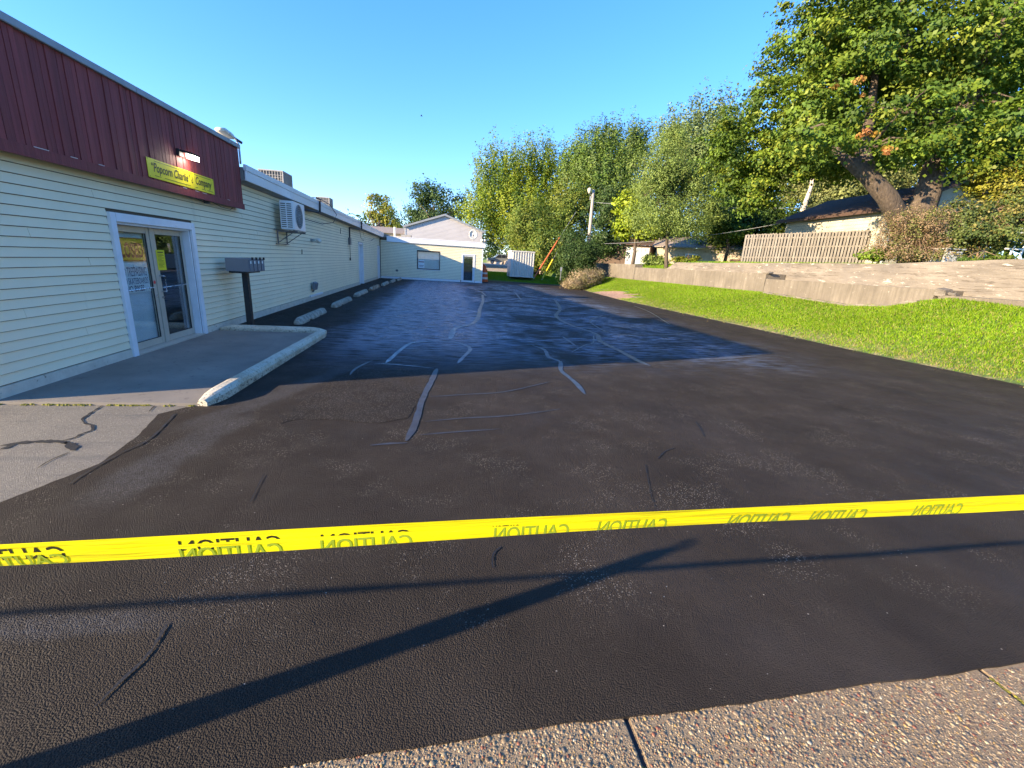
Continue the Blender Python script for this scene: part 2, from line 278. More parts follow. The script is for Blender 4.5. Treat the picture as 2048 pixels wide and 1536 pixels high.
# ------------------------------------------------------------------ geometry helpers
class MB:
    def __init__(s): s.v = []; s.f = []
    def quad(s, a, b, c, d):
        n = len(s.v); s.v += [tuple(a), tuple(b), tuple(c), tuple(d)]; s.f.append((n, n + 1, n + 2, n + 3)); return s
    def box(s, a, b, rz=0, piv=None):
        x0, y0, z0 = (min(a[i], b[i]) for i in range(3)); x1, y1, z1 = (max(a[i], b[i]) for i in range(3))
        P = [(x0, y0, z0), (x1, y0, z0), (x1, y1, z0), (x0, y1, z0), (x0, y0, z1), (x1, y0, z1), (x1, y1, z1), (x0, y1, z1)]
        if rz:
            px, py = piv or ((x0 + x1) / 2, (y0 + y1) / 2); cs, sn = math.cos(rz), math.sin(rz)
            P = [(px + (x - px) * cs - (y - py) * sn, py + (x - px) * sn + (y - py) * cs, z) for x, y, z in P]
        n = len(s.v); s.v += P
        s.f += [tuple(n + i for i in q) for q in ((0, 3, 2, 1), (4, 5, 6, 7), (0, 1, 5, 4), (1, 2, 6, 5), (2, 3, 7, 6), (3, 0, 4, 7))]
        return s
    def obox(s, p, ux, uy, uz):           # box from corner p with three edge vectors
        p, ux, uy, uz = map(Vector, (p, ux, uy, uz))
        P = [p, p + ux, p + ux + uy, p + uy]; P += [q + uz for q in P]
        n = len(s.v); s.v += [tuple(q) for q in P]
        s.f += [tuple(n + i for i in q) for q in ((0, 3, 2, 1), (4, 5, 6, 7), (0, 1, 5, 4), (1, 2, 6, 5), (2, 3, 7, 6), (3, 0, 4, 7))]
        return s
    def tube(s, pts, rad, seg=8, cap=True):
        pts = [Vector(p) for p in pts]
        if isinstance(rad, (int, float)): rad = [rad] * len(pts)
        n0 = len(s.v); ref = None
        for i, p in enumerate(pts):
            d = (pts[min(i + 1, len(pts) - 1)] - pts[max(i - 1, 0)]).normalized()
            if ref is None: ref = Vector((0, 0, 1)) if abs(d.z) < .9 else Vector((1, 0, 0))
            u = d.cross(ref).normalized(); w = d.cross(u).normalized(); ref = -w if False else ref
            for k in range(seg):
                a = 2 * math.pi * k / seg; s.v.append(tuple(p + (u * math.cos(a) + w * math.sin(a)) * rad[i]))
        for i in range(len(pts) - 1):
            for k in range(seg):
                a = n0 + i * seg + k; b = n0 + i * seg + (k + 1) % seg; s.f.append((a, b, b + seg, a + seg))
        if cap:
            s.f.append(tuple(n0 + k for k in range(seg))[::-1]); m = n0 + (len(pts) - 1) * seg
            s.f.append(tuple(m + k for k in range(seg)))
        return s
    def prism(s, prof, axis, a, b):       # closed 2D profile extruded along an axis
        n = len(s.v); k = len(prof)
        for t_ in (a, b):
            for (p, q) in prof:
                s.v.append({'x': (t_, p, q), 'y': (p, t_, q), 'z': (p, q, t_)}[axis])
        s.f.append(tuple(range(n, n + k))); s.f.append(tuple(range(n + 2 * k - 1, n + k - 1, -1)))
        for i in range(k):
            j = (i + 1) % k; s.f.append((n + i, n + k + i, n + k + j, n + j))
        return s
    def lathe(s, c, prof, seg=16):        # prof: (radius, z)
        n = len(s.v)
        for r, z in prof:
            for k in range(seg):
                a = 2 * math.pi * k / seg; s.v.append((c[0] + r * math.cos(a), c[1] + r * math.sin(a), c[2] + z))
        for i in range(len(prof) - 1):
            for k in range(seg):
                a = n + i * seg + k; b = n + i * seg + (k + 1) % seg; s.f.append((a, b, b + seg, a + seg))
        s.f.append(tuple(n + k for k in range(seg))[::-1]); m = n + (len(prof) - 1) * seg
        s.f.append(tuple(m + k for k in range(seg)))
        return s
    def build(s, name, mat, parent=None, bevel=0, smooth=False):
        me = bpy.data.meshes.new(name); me.from_pydata(s.v, [], s.f); me.update()
        bm = bmesh.new(); bm.from_mesh(me)
        bmesh.ops.recalc_face_normals(bm, faces=bm.faces)
        if bevel: bmesh.ops.bevel(bm, geom=list(bm.edges), offset=bevel, segments=2, affect='EDGES', clamp_overlap=True)
        bm.to_mesh(me); bm.free()
        if smooth:
            for p in me.polygons: p.use_smooth = True
        return link(name, me, mat, parent)
def link(name, me, mat, parent=None):
    o = bpy.data.objects.new(name, me); col.objects.link(o)
    if mat: me.materials.append(MATS[mat])
    if parent:
        o.parent = parent; o.matrix_parent_inverse = Matrix.Translation(-Vector(parent.location))
    return o
def tag(o, label=None, cat=None, group=None, kind=None):
    for k, v in (('label', label), ('category', cat), ('group', group), ('kind', kind)):
        if v: o[k] = v
    return o
def thing(name, label, cat, loc=(0, 0, 0), group=None):
    o = bpy.data.objects.new(name, None); col.objects.link(o); o.location = loc; o.empty_display_size = .1
    return tag(o, label, cat, group)
def sheet(name, pts, z, mat, parent=None, kind=None, th=0):
    bm = bmesh.new(); vs = [bm.verts.new((x, y, z)) for x, y in pts]; f = bm.faces.new(vs)
    if f.normal.z < 0: f.normal_flip()
    bm.normal_update()
    if bm.faces[:][0].normal.z < 0: bmesh.ops.reverse_faces(bm, faces=bm.faces[:])
    if th:
        r = bmesh.ops.extrude_face_region(bm, geom=bm.faces[:]); 
        for v in r['geom']:
            if isinstance(v, bmesh.types.BMVert): v.co.z -= th
        bmesh.ops.recalc_face_normals(bm, faces=bm.faces[:])
    bmesh.ops.triangulate(bm, faces=bm.faces[:])
    me = bpy.data.meshes.new(name); bm.to_mesh(me); bm.free()
    o = link(name, me, mat, parent)
    if kind: o['kind'] = kind
    return o
def ragged(pts, step=.12, amp=.015, closed=True, rnd=random):
    out = []
    n = len(pts)
    for i in range(n if closed else n - 1):
        a = Vector(pts[i]); b = Vector(pts[(i + 1) % n]); L = (b - a).length; k = max(1, int(L / step))
        nr = Vector((-(b - a).y, (b - a).x)).normalized() if L else Vector((0, 0))
        for j in range(k):
            p = a.lerp(b, j / k)
            if j: p = p + nr * rnd.uniform(-amp, amp)
            out.append((p.x, p.y))
    if not closed: out.append(tuple(pts[-1]))
    return out
def ribbon(name, pts, w, z, mat, parent, jit=.25, step=.15, taper=True, kind=None):
    pts = [Vector(p[:2]) for p in pts]; P = []
    for i in range(len(pts) - 1):           # Catmull-Rom
        p0 = pts[max(i - 1, 0)]; p1 = pts[i]; p2 = pts[i + 1]; p3 = pts[min(i + 2, len(pts) - 1)]
        k = max(2, int((p2 - p1).length / step))
        for j in range(k):
            t_ = j / k
            P.append(.5 * ((2 * p1) + (p2 - p0) * t_ + (2 * p0 - 5 * p1 + 4 * p2 - p3) * t_ ** 2 + (3 * p1 - p0 - 3 * p2 + p3) * t_ ** 3))
    P.append(pts[-1]); mb = MB(); L = []
    for i, p in enumerate(P):
        d = (P[min(i + 1, len(P) - 1)] - P[max(i - 1, 0)]).normalized(); nr = Vector((-d.y, d.x))
        ww = w * random.uniform(1 - jit, 1 + jit) / 2
        if taper: ww *= min(1, .25 + i / 3, .25 + (len(P) - 1 - i) / 3)
        off = nr * random.uniform(-jit, jit) * w * .3
        L.append((p + nr * ww + off, p - nr * ww + off))
    for i in range(len(L) - 1):
        a, b = L[i]; c, d = L[i + 1]
        mb.quad((b.x, b.y, z), (d.x, d.y, z), (c.x, c.y, z), (a.x, a.y, z))
    o = mb.build(name, mat, parent)
    if kind: o['kind'] = kind
    return o
def text_tris(string, size, shear=0, bold=0, width=None, space=1.0):
    cu = bpy.data.curves.new('txt', 'FONT'); cu.body = string; cu.size = size; cu.shear = shear; cu.offset = bold
    cu.space_character = space; cu.resolution_u = 3
    ob = bpy.data.objects.new('txt', cu); me = ob.to_mesh()
    v = np.array([w.co[:] for w in me.vertices]); f = [tuple(p.vertices) for p in me.polygons]
    ob.to_mesh_clear(); bpy.data.objects.remove(ob); bpy.data.curves.remove(cu)
    v = v[:, :2]; mn = v.min(0); v = v - mn
    if width: v[:, 0] *= width / v[:, 0].max()
    return v, f
def text_obj(name, string, origin, ux, uz, size, mat, parent, shear=0, bold=0, width=None, push=.004, space=1.0, mirror=False):
    v, f = text_tris(string, size, shear, bold, width, space)
    if mirror: v[:, 0] = v[:, 0].max() - v[:, 0]
    o = Vector(origin); ux = Vector(ux).normalized(); uz = Vector(uz).normalized(); n = ux.cross(uz).normalized()
    me = bpy.data.meshes.new(name)
    me.from_pydata([tuple(o + ux * float(a) + uz * float(b) + n * push) for a, b in v], [], f); me.update()
    return link(name, me, mat, parent)

# ------------------------------------------------------------------ terrain
WX = -4.6                                     # building long wall plane
EDGE = [(-5, 12.0), (1.2, 11.7), (6.5, 11.35), (10, 10.97), (14, 10.9), (24.5, 10.34), (32, 10.8), (39, 11.5), (60, 11.5)]
WBASE = [(-5, 1.42), (8, 1.40), (10.2, 1.50), (11.0, 1.36), (11.9, 1.13), (13.3, 1.00), (17.5, 1.12), (31, 1.02), (38, 1.0), (48, 1.1)]
def interp(tab, t_):
    if t_ <= tab[0][0]: return tab[0][1]
    for (a, u), (b, v) in zip(tab, tab[1:]):
        if t_ <= b: return u + (v - u) * (t_ - a) / (b - a)
    return tab[-1][1]
def sst(a, b, x): t_ = min(1, max(0, (x - a) / (b - a))); return t_ * t_ * (3 - 2 * t_)
def H(x, y):
    e = interp(EDGE, y); b = interp(WBASE, y)
    bank = 0 if x <= e else b * (.62 * min(1, (x - e) / (14.02 - e)) + .38 * sst(0, 1, (x - e) / (14.02 - e)))
    if x > e and x < 14.1: bank += .05 * math.sin(x * 1.7 + y * .6) * sst(e, e + .8, x) * (1 - sst(13.2, 14, x))
    up = 2.36 + .045 * (x - 15) + .02 * math.sin(x * .8 + y * .5)
    low = 1.80 + .14 * sst(15, 20, x) * 4 + .0 * y
    t_ = sst(14.15, 14.5, x)
    top = up * (1 - sst(27, 28.2, y)) + low * sst(27, 28.2, y)
    if x < 15.35 and y < 28: top = min(top, 1.45)
    z = bank * (1 - t_) + top * t_
    far = .5 * sst(40.2, 44, y) + .75 * sst(45, 66, y) if x < 14 else max(1.25 * sst(45, 66, y), 0)
    if x >= 14: return max(z, far)
    m = sst(40.0, 48, y)
    z = z * (1 - m) + m * (far + 1.3 * sst(9, 14, x)) if y > 40 else z
    if x < e: z = max(0, far if x > 3 or y > 50 else 0)
    return z
def axis(lo, hi, fine0, fine1, st):
    a = list(np.arange(fine0, fine1 + 1e-6, st)); v = fine1; s_ = st
    while v < hi: s_ *= 1.35; v += s_; a.append(v)
    v = fine0; s_ = st; pre = []
    while v > lo: s_ *= 1.35; v -= s_; pre.append(v)
    return pre[::-1] + a
xs = axis(-600, 700, 8.5, 30, .25); ys = axis(-300, 1100, 0, 62, .4)
xs = sorted(xs + [14.12, 14.2, 14.4, 15.33, 15.36]); V = []; F = []
for x in xs:
    for y in ys: V.append((x, y, H(x, y) - .012))
ny = len(ys)
for i in range(len(xs) - 1):
    for j in range(ny - 1): F.append((i * ny + j, (i + 1) * ny + j, (i + 1) * ny + j + 1, i * ny + j + 1))
me = bpy.data.meshes.new('ground'); me.from_pydata(V, [], F); me.update()
for p in me.polygons: p.use_smooth = True
ground = link('ground', me, 'soil_ground'); ground['kind'] = 'structure'

# ------------------------------------------------------------------ parking lot and pavements
lot = [(-3.45, 1.22), (-2.0, 1.215), (-.57, 1.20), (.06, 1.215), (.47, 1.235), (.77, 1.23), (1.33, 1.23), (1.84, 1.25), (2.39, 1.25), (2.85, 1.27), (5, 1.27), (11.7, 1.3),
       (11.35, 6.57), (10.97, 10.05), (10.9, 14), (10.62, 19), (10.36, 24.54), (10.8, 32), (11.4, 38.5), (8.5, 40.0), (5.3, 40.6), (3.25, 41.2), (3.25, 35.55), (-4.63, 35.55),
       (-4.63, 9.9), (-2.5, 9.9), (-2.56, 5.10), (-2.75, 5.02), (-2.90, 4.80), (-2.74, 4.2), (-2.68, 3.63), (-2.88, 3.08), (-3.15, 2.3)]
lotr = ragged(lot, .07, .005)
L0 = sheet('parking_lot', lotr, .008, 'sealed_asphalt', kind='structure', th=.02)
sheet('old_pavement', ragged([(-5.6, 1.2), (-3.35, 1.2), (-3.0, 2.3), (-2.7, 3.1), (-2.5, 3.63), (-2.5, 5.085), (-4.55, 5.10), (-5.6, 5.10)], .3, .0), .002, 'old_asphalt', kind='structure', th=.02)
OP = bpy.data.objects['old_pavement']
for pts, w in (([(-3.586,5.07),(-3.534,4.817),(-3.482,4.643),(-3.378,4.533),(-3.287,4.48),(-3.21,4.352),(-3.234,4.279),(-3.229,4.185),(-3.282,4.096)], .022), ([(-3.657,4.009),(-3.531,4.08),(-3.32,4.097),(-3.193,4.051)], .05), ([(-3.227,4.074),(-3.128,3.997),(-3.032,3.902)], .06),
               ([(-3.085,5.079),(-3.033,4.883)], .015), ([(-3.048,3.873),(-3.075,3.713),(-3.055,3.573)], .012), ([(-3.572,4.038),(-3.579,3.966),(-3.598,3.937)], .05)):
    ribbon('crack', pts, w, .007, 'dark_crack', OP, .5, .03)
for pts, w in (
    ([(2.162,23.314),(1.869,19.798),(1.448,16.403),(1.198,14.001),(0.895,12.364),(0.4,11.42),(0.288,10.53),(0.213,9.707)], .17),
    ([(-0.89,7.32),(-0.693,8.769),(-0.524,9.227),(-0.006,9.486),(0.366,9.312),(0.571,8.953),(0.587,8.545),(0.44,7.974),(0.3,7.396)], .10),
    ([(5.841,22.281),(4.891,17.72),(4.059,15.157),(3.909,13.136),(4.166,11.305),(3.884,10.133),(3.909,8.928),(3.895,7.995),(3.938,7.534)], .17),
    ([(6.031,15.779),(4.973,14.112),(4.67,12.301),(4.713,11.414),(5.319,11.285),(6.364,11.571),(7.869,12.23)], .07),
    ([(2.172,10.388),(3.062,10.624)], .06), ([(3.062,10.624),(3.036,9.37)], .09), ([(2.064,9.004),(3.054,9.314)], .06),
    ([(2.009,9.276),(2.174,8.858),(2.093,8.071),(2.227,7.741),(2.058,7.041),(2.079,6.285),(2.037,5.658)], .10),
    ([(2.698,8.617),(3.255,9.462),(3.62,9.892),(4,10.952)], .05), ([(9.567,20.862),(8.994,17.919),(7.765,13.886)], .06),
    ([(-1.06,7.268),(-0.652,7.199),(-0.095,7.006)], .05), ([(-0.047,7.01),(-0.125,6.193),(-0.213,5.369),(-0.256,4.496),(-0.317,4.04)], .10), ([(-0.299,3.992),(-0.462,3.983),(-0.64,3.941)], .06),
    ([(-0.121,5.476),(0.405,5.602),(0.9,5.736),(1.68,6.291)], .04), ([(-0.153,4.572),(0.291,4.683),(0.824,4.768),(1.497,5.008)], .04), ([(-0.189,4.19),(0.165,4.266),(0.65,4.345)], .035),
    ([(1.7,29.099),(2.247,25.899),(2.292,22.753)], .12), ([(4.426,26.535),(3.872,21.293)], .12), ([(-1.305,6.481),(-1.296,6.907),(-1.131,7.482)], .06)):
    ribbon('sealed_crack', pts, w * .75 if sum(p[1] for p in pts) / len(pts) > 7 else w * .8, .013, 'shaded_sealer' if sum(p[1] for p in pts) / len(pts) > 7 else 'crack_sealer', L0, .16, .12)
for pts, w in (([(-1.257,1.896),(-1.237,1.729),(-1.268,1.591),(-1.29,1.49)], .014), ([(0.323,2.149),(0.34,2.275),(0.406,2.353)], .010), ([(3.083,4.569),(2.993,4.295),(2.903,4.09)], .014), ([(2.418,3.821),(2.247,3.729),(2.082,3.563)], .012),
               ([(-2.395,3.115),(-2.419,3.02)], .008), ([(-2.738,4.793),(-2.596,4.129),(-2.641,3.812),(-2.657,3.458),(-2.637,3.288)], .016), ([(-1.367,3.403),(-1.339,3.18),(-1.304,2.955)], .007), ([(1.905,3.462),(1.715,2.97),(1.632,2.713)], .006)):
    ribbon('crack', pts, w, .0135, 'dark_crack', L0, .6, .02)
sheet('asphalt_patch', ragged([(-1.348,6.903),(-0.093,6.906),(-0.19,6.007),(-0.269,5.267),(-0.349,4.681),(-0.625,4.527),(-1.001,4.617),(-1.464,4.647),(-1.615,4.501),(-1.606,5.332),(-1.492,5.944)], .1, .03), .0115, 'coarse_asphalt', L0)

walk = sheet('entrance_walk', [(-4.62, 5.10), (-2.58, 5.08), (-2.50, 9.86), (-4.62, 9.84)], .035, 'walk_concrete', kind='structure', th=.05)
mb = MB()
for i in range(420):
    x = random.uniform(-4.55, -2.7); y = 5.085 + random.gauss(0, .012)
    if math.sin(x * 9) + math.sin(x * 23) < random.uniform(-.9, .6): continue
    r = random.uniform(.006, .018); mb.lathe((x, y, .004), [(r, 0), (r * .9, r * .5), (r * .3, r * .8)], 5)
for i in range(320):
    x = 2.581 + random.gauss(0, .006) + .004; y = random.uniform(.35, 1.22); r = random.uniform(.003, .008)
    mb.lathe((x, y, -.006), [(r, 0), (r * .9, r * .6), (r * .3, r * .9)], 5)
for i in range(60):
    x = .765 + random.gauss(0, .005); y = random.uniform(.8, 1.06); r = random.uniform(.003, .006)
    mb.lathe((x, y, -.010), [(r, 0), (r * .9, r * .6), (r * .3, r * .9)], 5)
tag(mb.build('moss', 'moss', None), 'yellow green moss growing in the pavement joints', 'moss', kind='stuff')

# painted curb, an L round the entrance walk: rounded profile following a path
def curb_path(path, w, h, name, mat, parent=None, z0=0, jit=.0025):
    prof = [(-w / 2, 0), (-w / 2, h * .62), (-w * .38, h * .9), (-w * .22, h), (w * .22, h), (w * .38, h * .9), (w / 2, h * .62), (w / 2, 0)]
    P = []
    for i in range(len(path) - 1):
        a = Vector(path[i]); b = Vector(path[i + 1]); k = max(1, int((b - a).length / .12))
        P += [a.lerp(b, j / k) for j in range(k)]
    P.append(Vector(path[-1])); mb = MB(); n = len(prof)
    for i, p in enumerate(P):
        d = (P[min(i + 1, len(P) - 1)] - P[max(i - 1, 0)]).normalized(); nr = Vector((d.y, -d.x))
        e = min(i, len(P) - 1 - i); sc = 1 if e > 1 else (.55, .85)[e]
        for u, z in prof:
            q = p + nr * (u * (sc if e < 2 else 1) + random.uniform(-jit, jit)); mb.v.append((q.x, q.y, z0 + max(0, z * sc) + (random.uniform(-jit, jit) if z > 0 else 0)))
    for i in range(len(P) - 1):
        for k in range(n - 1):
            a = i * n + k; mb.f.append((a, a + 1, a + n + 1, a + n))
    mb.f.append(tuple(range(n))); mb.f.append(tuple(range((len(P) - 1) * n, len(P) * n)))
    return mb.build(name, mat, parent, smooth=False)
cb = thing('painted_curb', 'chipped cream painted concrete curb in an L round the entrance walk', 'curb', (-2.5, 7, 0))
curb_path([(-2.60, 5.06), (-2.56, 5.35), (-2.52, 7.5), (-2.47, 9.80)], .19, .14, 'curb_leg', 'curb_paint', cb)
curb_path([(-2.46, 9.96), (-3.4, 9.96), (-4.56, 9.96)], .19, .14, 'curb_leg', 'curb_paint', cb)

# exposed aggregate sidewalk: slabs with real pebbles
sw = bpy.data.objects.new('sidewalk', None); col.objects.link(sw); sw['kind'] = 'structure'
edges = [-4.66, -2.85, -1.045, .765, 2.58, 4.39]
for a, b in zip(edges, edges[1:]):
    MB().box((a + .008, -.62, -.12), (b - .008, 1.32, .0)).build('paving_slab', 'mortar', sw, bevel=.006)
MB().box((-4.66, -.62, -.14), (4.39, 1.30, -.008)).build('slab_bed', 'dark_crack', sw)
rng = np.random.default_rng(3)
def pebbles(n):
    seg = 6; rings = [(1, -.3), (.92, .25), (.55, .62)]
    cx = rng.uniform(-1.6, 3.6, n * 2); cy = rng.uniform(.6, 1.25, n * 2)
    ok = (np.abs(cx - .765) > .015) & (np.abs(cx - 2.58) > .015) & (np.abs(cx + 1.045) > .015); cx = cx[ok][:n]; cy = cy[ok][:n]; n = len(cx)
    r = np.clip(rng.lognormal(math.log(.0044), .38, n), .0025, .014); rot = rng.uniform(0, 6.28, n); el = rng.uniform(.55, 1, n)
    V = []; 
    for rr, zz in rings:
        for k in range(seg):
            a = 2 * math.pi * k / seg + rng.uniform(-.25, .25, n); u = np.cos(a) * rr * r; v = np.sin(a) * rr * r * el
            V.append(np.stack([cx + u * np.cos(rot) - v * np.sin(rot), cy + u * np.sin(rot) + v * np.cos(rot), zz * r * .5 + .0005 + 0 * r], 1))
    V.append(np.stack([cx, cy, .78 * r * .5 + .0005], 1)); V = np.stack(V, 1); k_ = V.shape[1]
    F = []
    for i in range(2):
        for k in range(seg):
            a = i * seg + k; b = i * seg + (k + 1) % seg; F += [(a, b, b + seg), (a, b + seg, a + seg)]
    for k in range(seg): F.append((2 * seg + k, 2 * seg + (k + 1) % seg, 3 * seg))
    F = np.array(F); faces = (F[None] + (np.arange(n) * k_)[:, None, None]).reshape(-1, 3)
    pal = np.array([(.36, .27, .18), (.26, .18, .12), (.46, .37, .26), (.12, .105, .10), (.25, .10, .06), (.38, .25, .10), (.52, .46, .38), (.30, .23, .17), (.40, .31, .21)])
    cidx = rng.choice(len(pal), n, p=[.24, .19, .09, .10, .08, .06, .03, .13, .08]); c = pal[cidx] * rng.uniform(.45, 1.0, (n, 1)) * np.array([1.0, .96, .78])
    return V.reshape(-1, 3), faces, np.repeat(c, k_, 0)
def np_mesh(name, V, faces, tint, mat, parent=None, smooth=False):
    me = bpy.data.meshes.new(name); nv = len(V); nf = len(faces); k = faces.shape[1]
    me.vertices.add(nv); me.vertices.foreach_set('co', V.astype(np.float32).ravel())
    me.loops.add(nf * k); me.loops.foreach_set('vertex_index', faces.astype(np.int32).ravel())
    me.polygons.add(nf); me.polygons.foreach_set('loop_start', np.arange(0, nf * k, k, dtype=np.int32))
    me.polygons.foreach_set('loop_total', np.full(nf, k, dtype=np.int32))
    if smooth: me.polygons.foreach_set('use_smooth', np.ones(nf, dtype=bool))
    a = me.attributes.new('tint', 'FLOAT_COLOR', 'POINT'); a.data.foreach_set('color', np.concatenate([tint, np.ones((nv, 1))], 1).astype(np.float32).ravel())
    me.update(calc_edges=True); me.validate()
    return link(name, me, mat, parent)
pv, pf, pc = pebbles(36000)
o = np_mesh('pebble', pv, pf, pc, 'pebble', sw, smooth=True); o['kind'] = 'stuff'

# ------------------------------------------------------------------ main building
B = thing('commercial_building', 'long single storey cream building with red board front and white roof edge', 'building', (-10, 20, 0))
Y0, Y1 = 5.10, 35.5
OPEN = [(7.37, 9.34, .0, 1.98), (26.65, 27.75, .0, 2.24), (34.2, 35.0, .0, 2.24)]   # openings in the long wall
mb = MB(); ycur = Y0
for a, b, z0, z1 in OPEN:
    mb.box((WX - .02, ycur, 0), (WX - .25, a, 3.1)); mb.box((WX - .02, a, z1), (WX - .25, b, 3.1)); ycur = b
mb.box((WX - .02, ycur, 0), (WX - .25, Y1, 3.1))
mb.box((-16, Y0 + .002, 0), (WX - .252, Y0 + .22, 3.1))
mb.box((-16, Y0, 0), (-15.8, 48, 3.1)); mb.box((-16, 47.8, 0), (-4.7, 48, 3.1))
mb.build('wall', 'sheathing', B)
def course(parent, z, h, x, y0, y1, openings, mat, name='siding_course', axis='y', lap=7.32, off=0, sgn=1, seams=True):
    mb = MB(); segs = []; cur = y0
    for a, b, z0, z1 in sorted(openings):
        if z + h * .5 < z1 and z + h * .5 > z0:
            segs.append((cur, a)); cur = b
    segs.append((cur, y1))
    for a, b in segs:
        cuts = [a]; k = math.floor((a + off) / lap) + 1
        while seams and k * lap - off < b - .4:
            if k * lap - off > a + .4: cuts.append(k * lap - off)
            k += 1
        cuts.append(b)
        for i, (c, d) in enumerate(zip(cuts, cuts[1:])):
            d2 = d - (.003 if d != b else 0); dj = random.uniform(0, .0012) + .0012 * (i % 2)
            mb = MB()
            p = [(x, z + h - .0005), (x + sgn * (.003 + dj), z + h - .0005), (x + sgn * (.018 + dj), z + .016), (x + sgn * (.020 + dj), z + .0085), (x + sgn * .015, z + .008), (x, z + .008)]
            mb.prism(p, 'y', c, d2)
            mb.build(name, mat, parent)
nC = 27; CH = (3.13 - .16) / nC
TR = [(7.26, 9.45, 0, 2.10), (26.52, 27.88, 0, 2.34), (34.07, 35.13, 0, 2.34)]
for i in range(nC):
    course(B, .16 + i * CH, CH, WX - .018, Y0 + .02, Y1 - .03, TR, 'cream_siding', off=(i * 2.71) % 7.32)
# front wall courses (turned away from the camera) and corner trim
for i in range(nC):
    z = .16 + i * CH; mb = MB()
    mb.prism([(Y0 + .001, z + CH - .001), (Y0 - .003, z + CH - .001), (Y0 - .017, z + .012), (Y0 - .017, z + .002), (Y0 + .001, z + .002)], 'x', -15.9, WX - .02)
    mb.build('siding_course', 'cream_siding', B)
MB().box((WX - .06, Y0 - .022, .12), (WX + .006, Y0 + .045, 3.07)).build('corner_trim', 'cream_siding', B, bevel=.004)
f = MB()
for a, b in ((Y0 - .01, 7.26), (9.45, 26.52), (27.88, 34.07)):
    f.box((WX - .1, a, -.02), (WX + .012, b, .155))
f.box((-16, Y0 - .012, -.02), (WX - .1, Y0 + .1, .155))
f.build('foundation', 'foundation_paint', B, bevel=.006)
MB().box((WX - .004, 16.6, .13), (WX + .05, 18.3, .20)).build('base_board', 'white_paint', B, bevel=.004)
fa = MB()
for y in np.arange(11.46, 35.9, 3.05):
    y2 = min(y + 3.047, 35.95)
    zf = 3.17 - .0075 * (y - 11.4); dz_ = -.0075 * (y2 - y)
    fa.obox((-4.38, y, zf), (.03, 0, 0), (0, y2 - y, dz_), (0, 0, .205)); fa.obox((-4.395, y, zf + .207), (.06, 0, 0), (0, y2 - y, dz_), (0, 0, .125))
fa.build('fascia', 'white_metal', B, bevel=.004)
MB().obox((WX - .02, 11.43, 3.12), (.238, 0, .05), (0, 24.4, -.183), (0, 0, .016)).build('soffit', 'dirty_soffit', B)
MB().box((-16.1, Y0 + .3, 3.10), (-4.62, 48.1, 3.40)).obox((-4.618, 11.45, 3.19), (.22, 0, 0), (0, 24.4, -.183), (0, 0, .25)).build('roof', 'roof_membrane', B)
# red board front
RX = -4.45; RY0, RY1, RZ0, RZ1 = 5.07, 11.40, 2.57, 3.80
MB().box((-5.5, RY0 + .03, 2.62), (RX - .022, RY1, 3.78)).build('front_box', 'dirty_soffit', B)
y = RY0
while y < RY1 - .02:
    w = random.choice((.07, .09, .11, .14)); w = min(w, RY1 - y); d = random.choice((0, 0, .005, .009))
    MB().box((RX - .02, y + .002, RZ0 + random.uniform(-.004, .004)), (RX + d, y + w - .003, RZ1)).build('board', 'red_board', B, bevel=.002)
    y += w
MB().box((RX + .010, RY0, RZ0 - .03), (RX + .022, RY1 + .03, RZ0 + .09)).build('base_board', 'red_board', B, bevel=.003)
MB().box((-5.5, RY1 + .001, RZ0), (RX + .0, RY1 + .018, RZ1)).build('board', 'red_board', B, bevel=.002)
MB().box((-16, RY0 - .05, RZ0), (RX - .021, RY0 + .028, RZ1)).build('front_fascia', 'red_board', B)
mb = MB()
for yy in (6.05, 6.55, 7.0, 8.95, 9.35, 9.6, 10.6): mb.box((RX + .021, yy, RZ0 + .088), (RX + .025, yy + random.uniform(.08, .2), RZ0 + .096))
mb.build('paint_scuff', 'bare_scuff', B)
cp = MB(); yy = RY0 - .06
while yy < RY1 + .04:
    y2 = min(yy + 3.0, RY1 + .05); cp.box((-5.6, yy, RZ1), (RX + .045, y2 - .004, RZ1 + .085)); yy = y2
cp.build('roof_cap', 'cap_metal', B, bevel=.006)
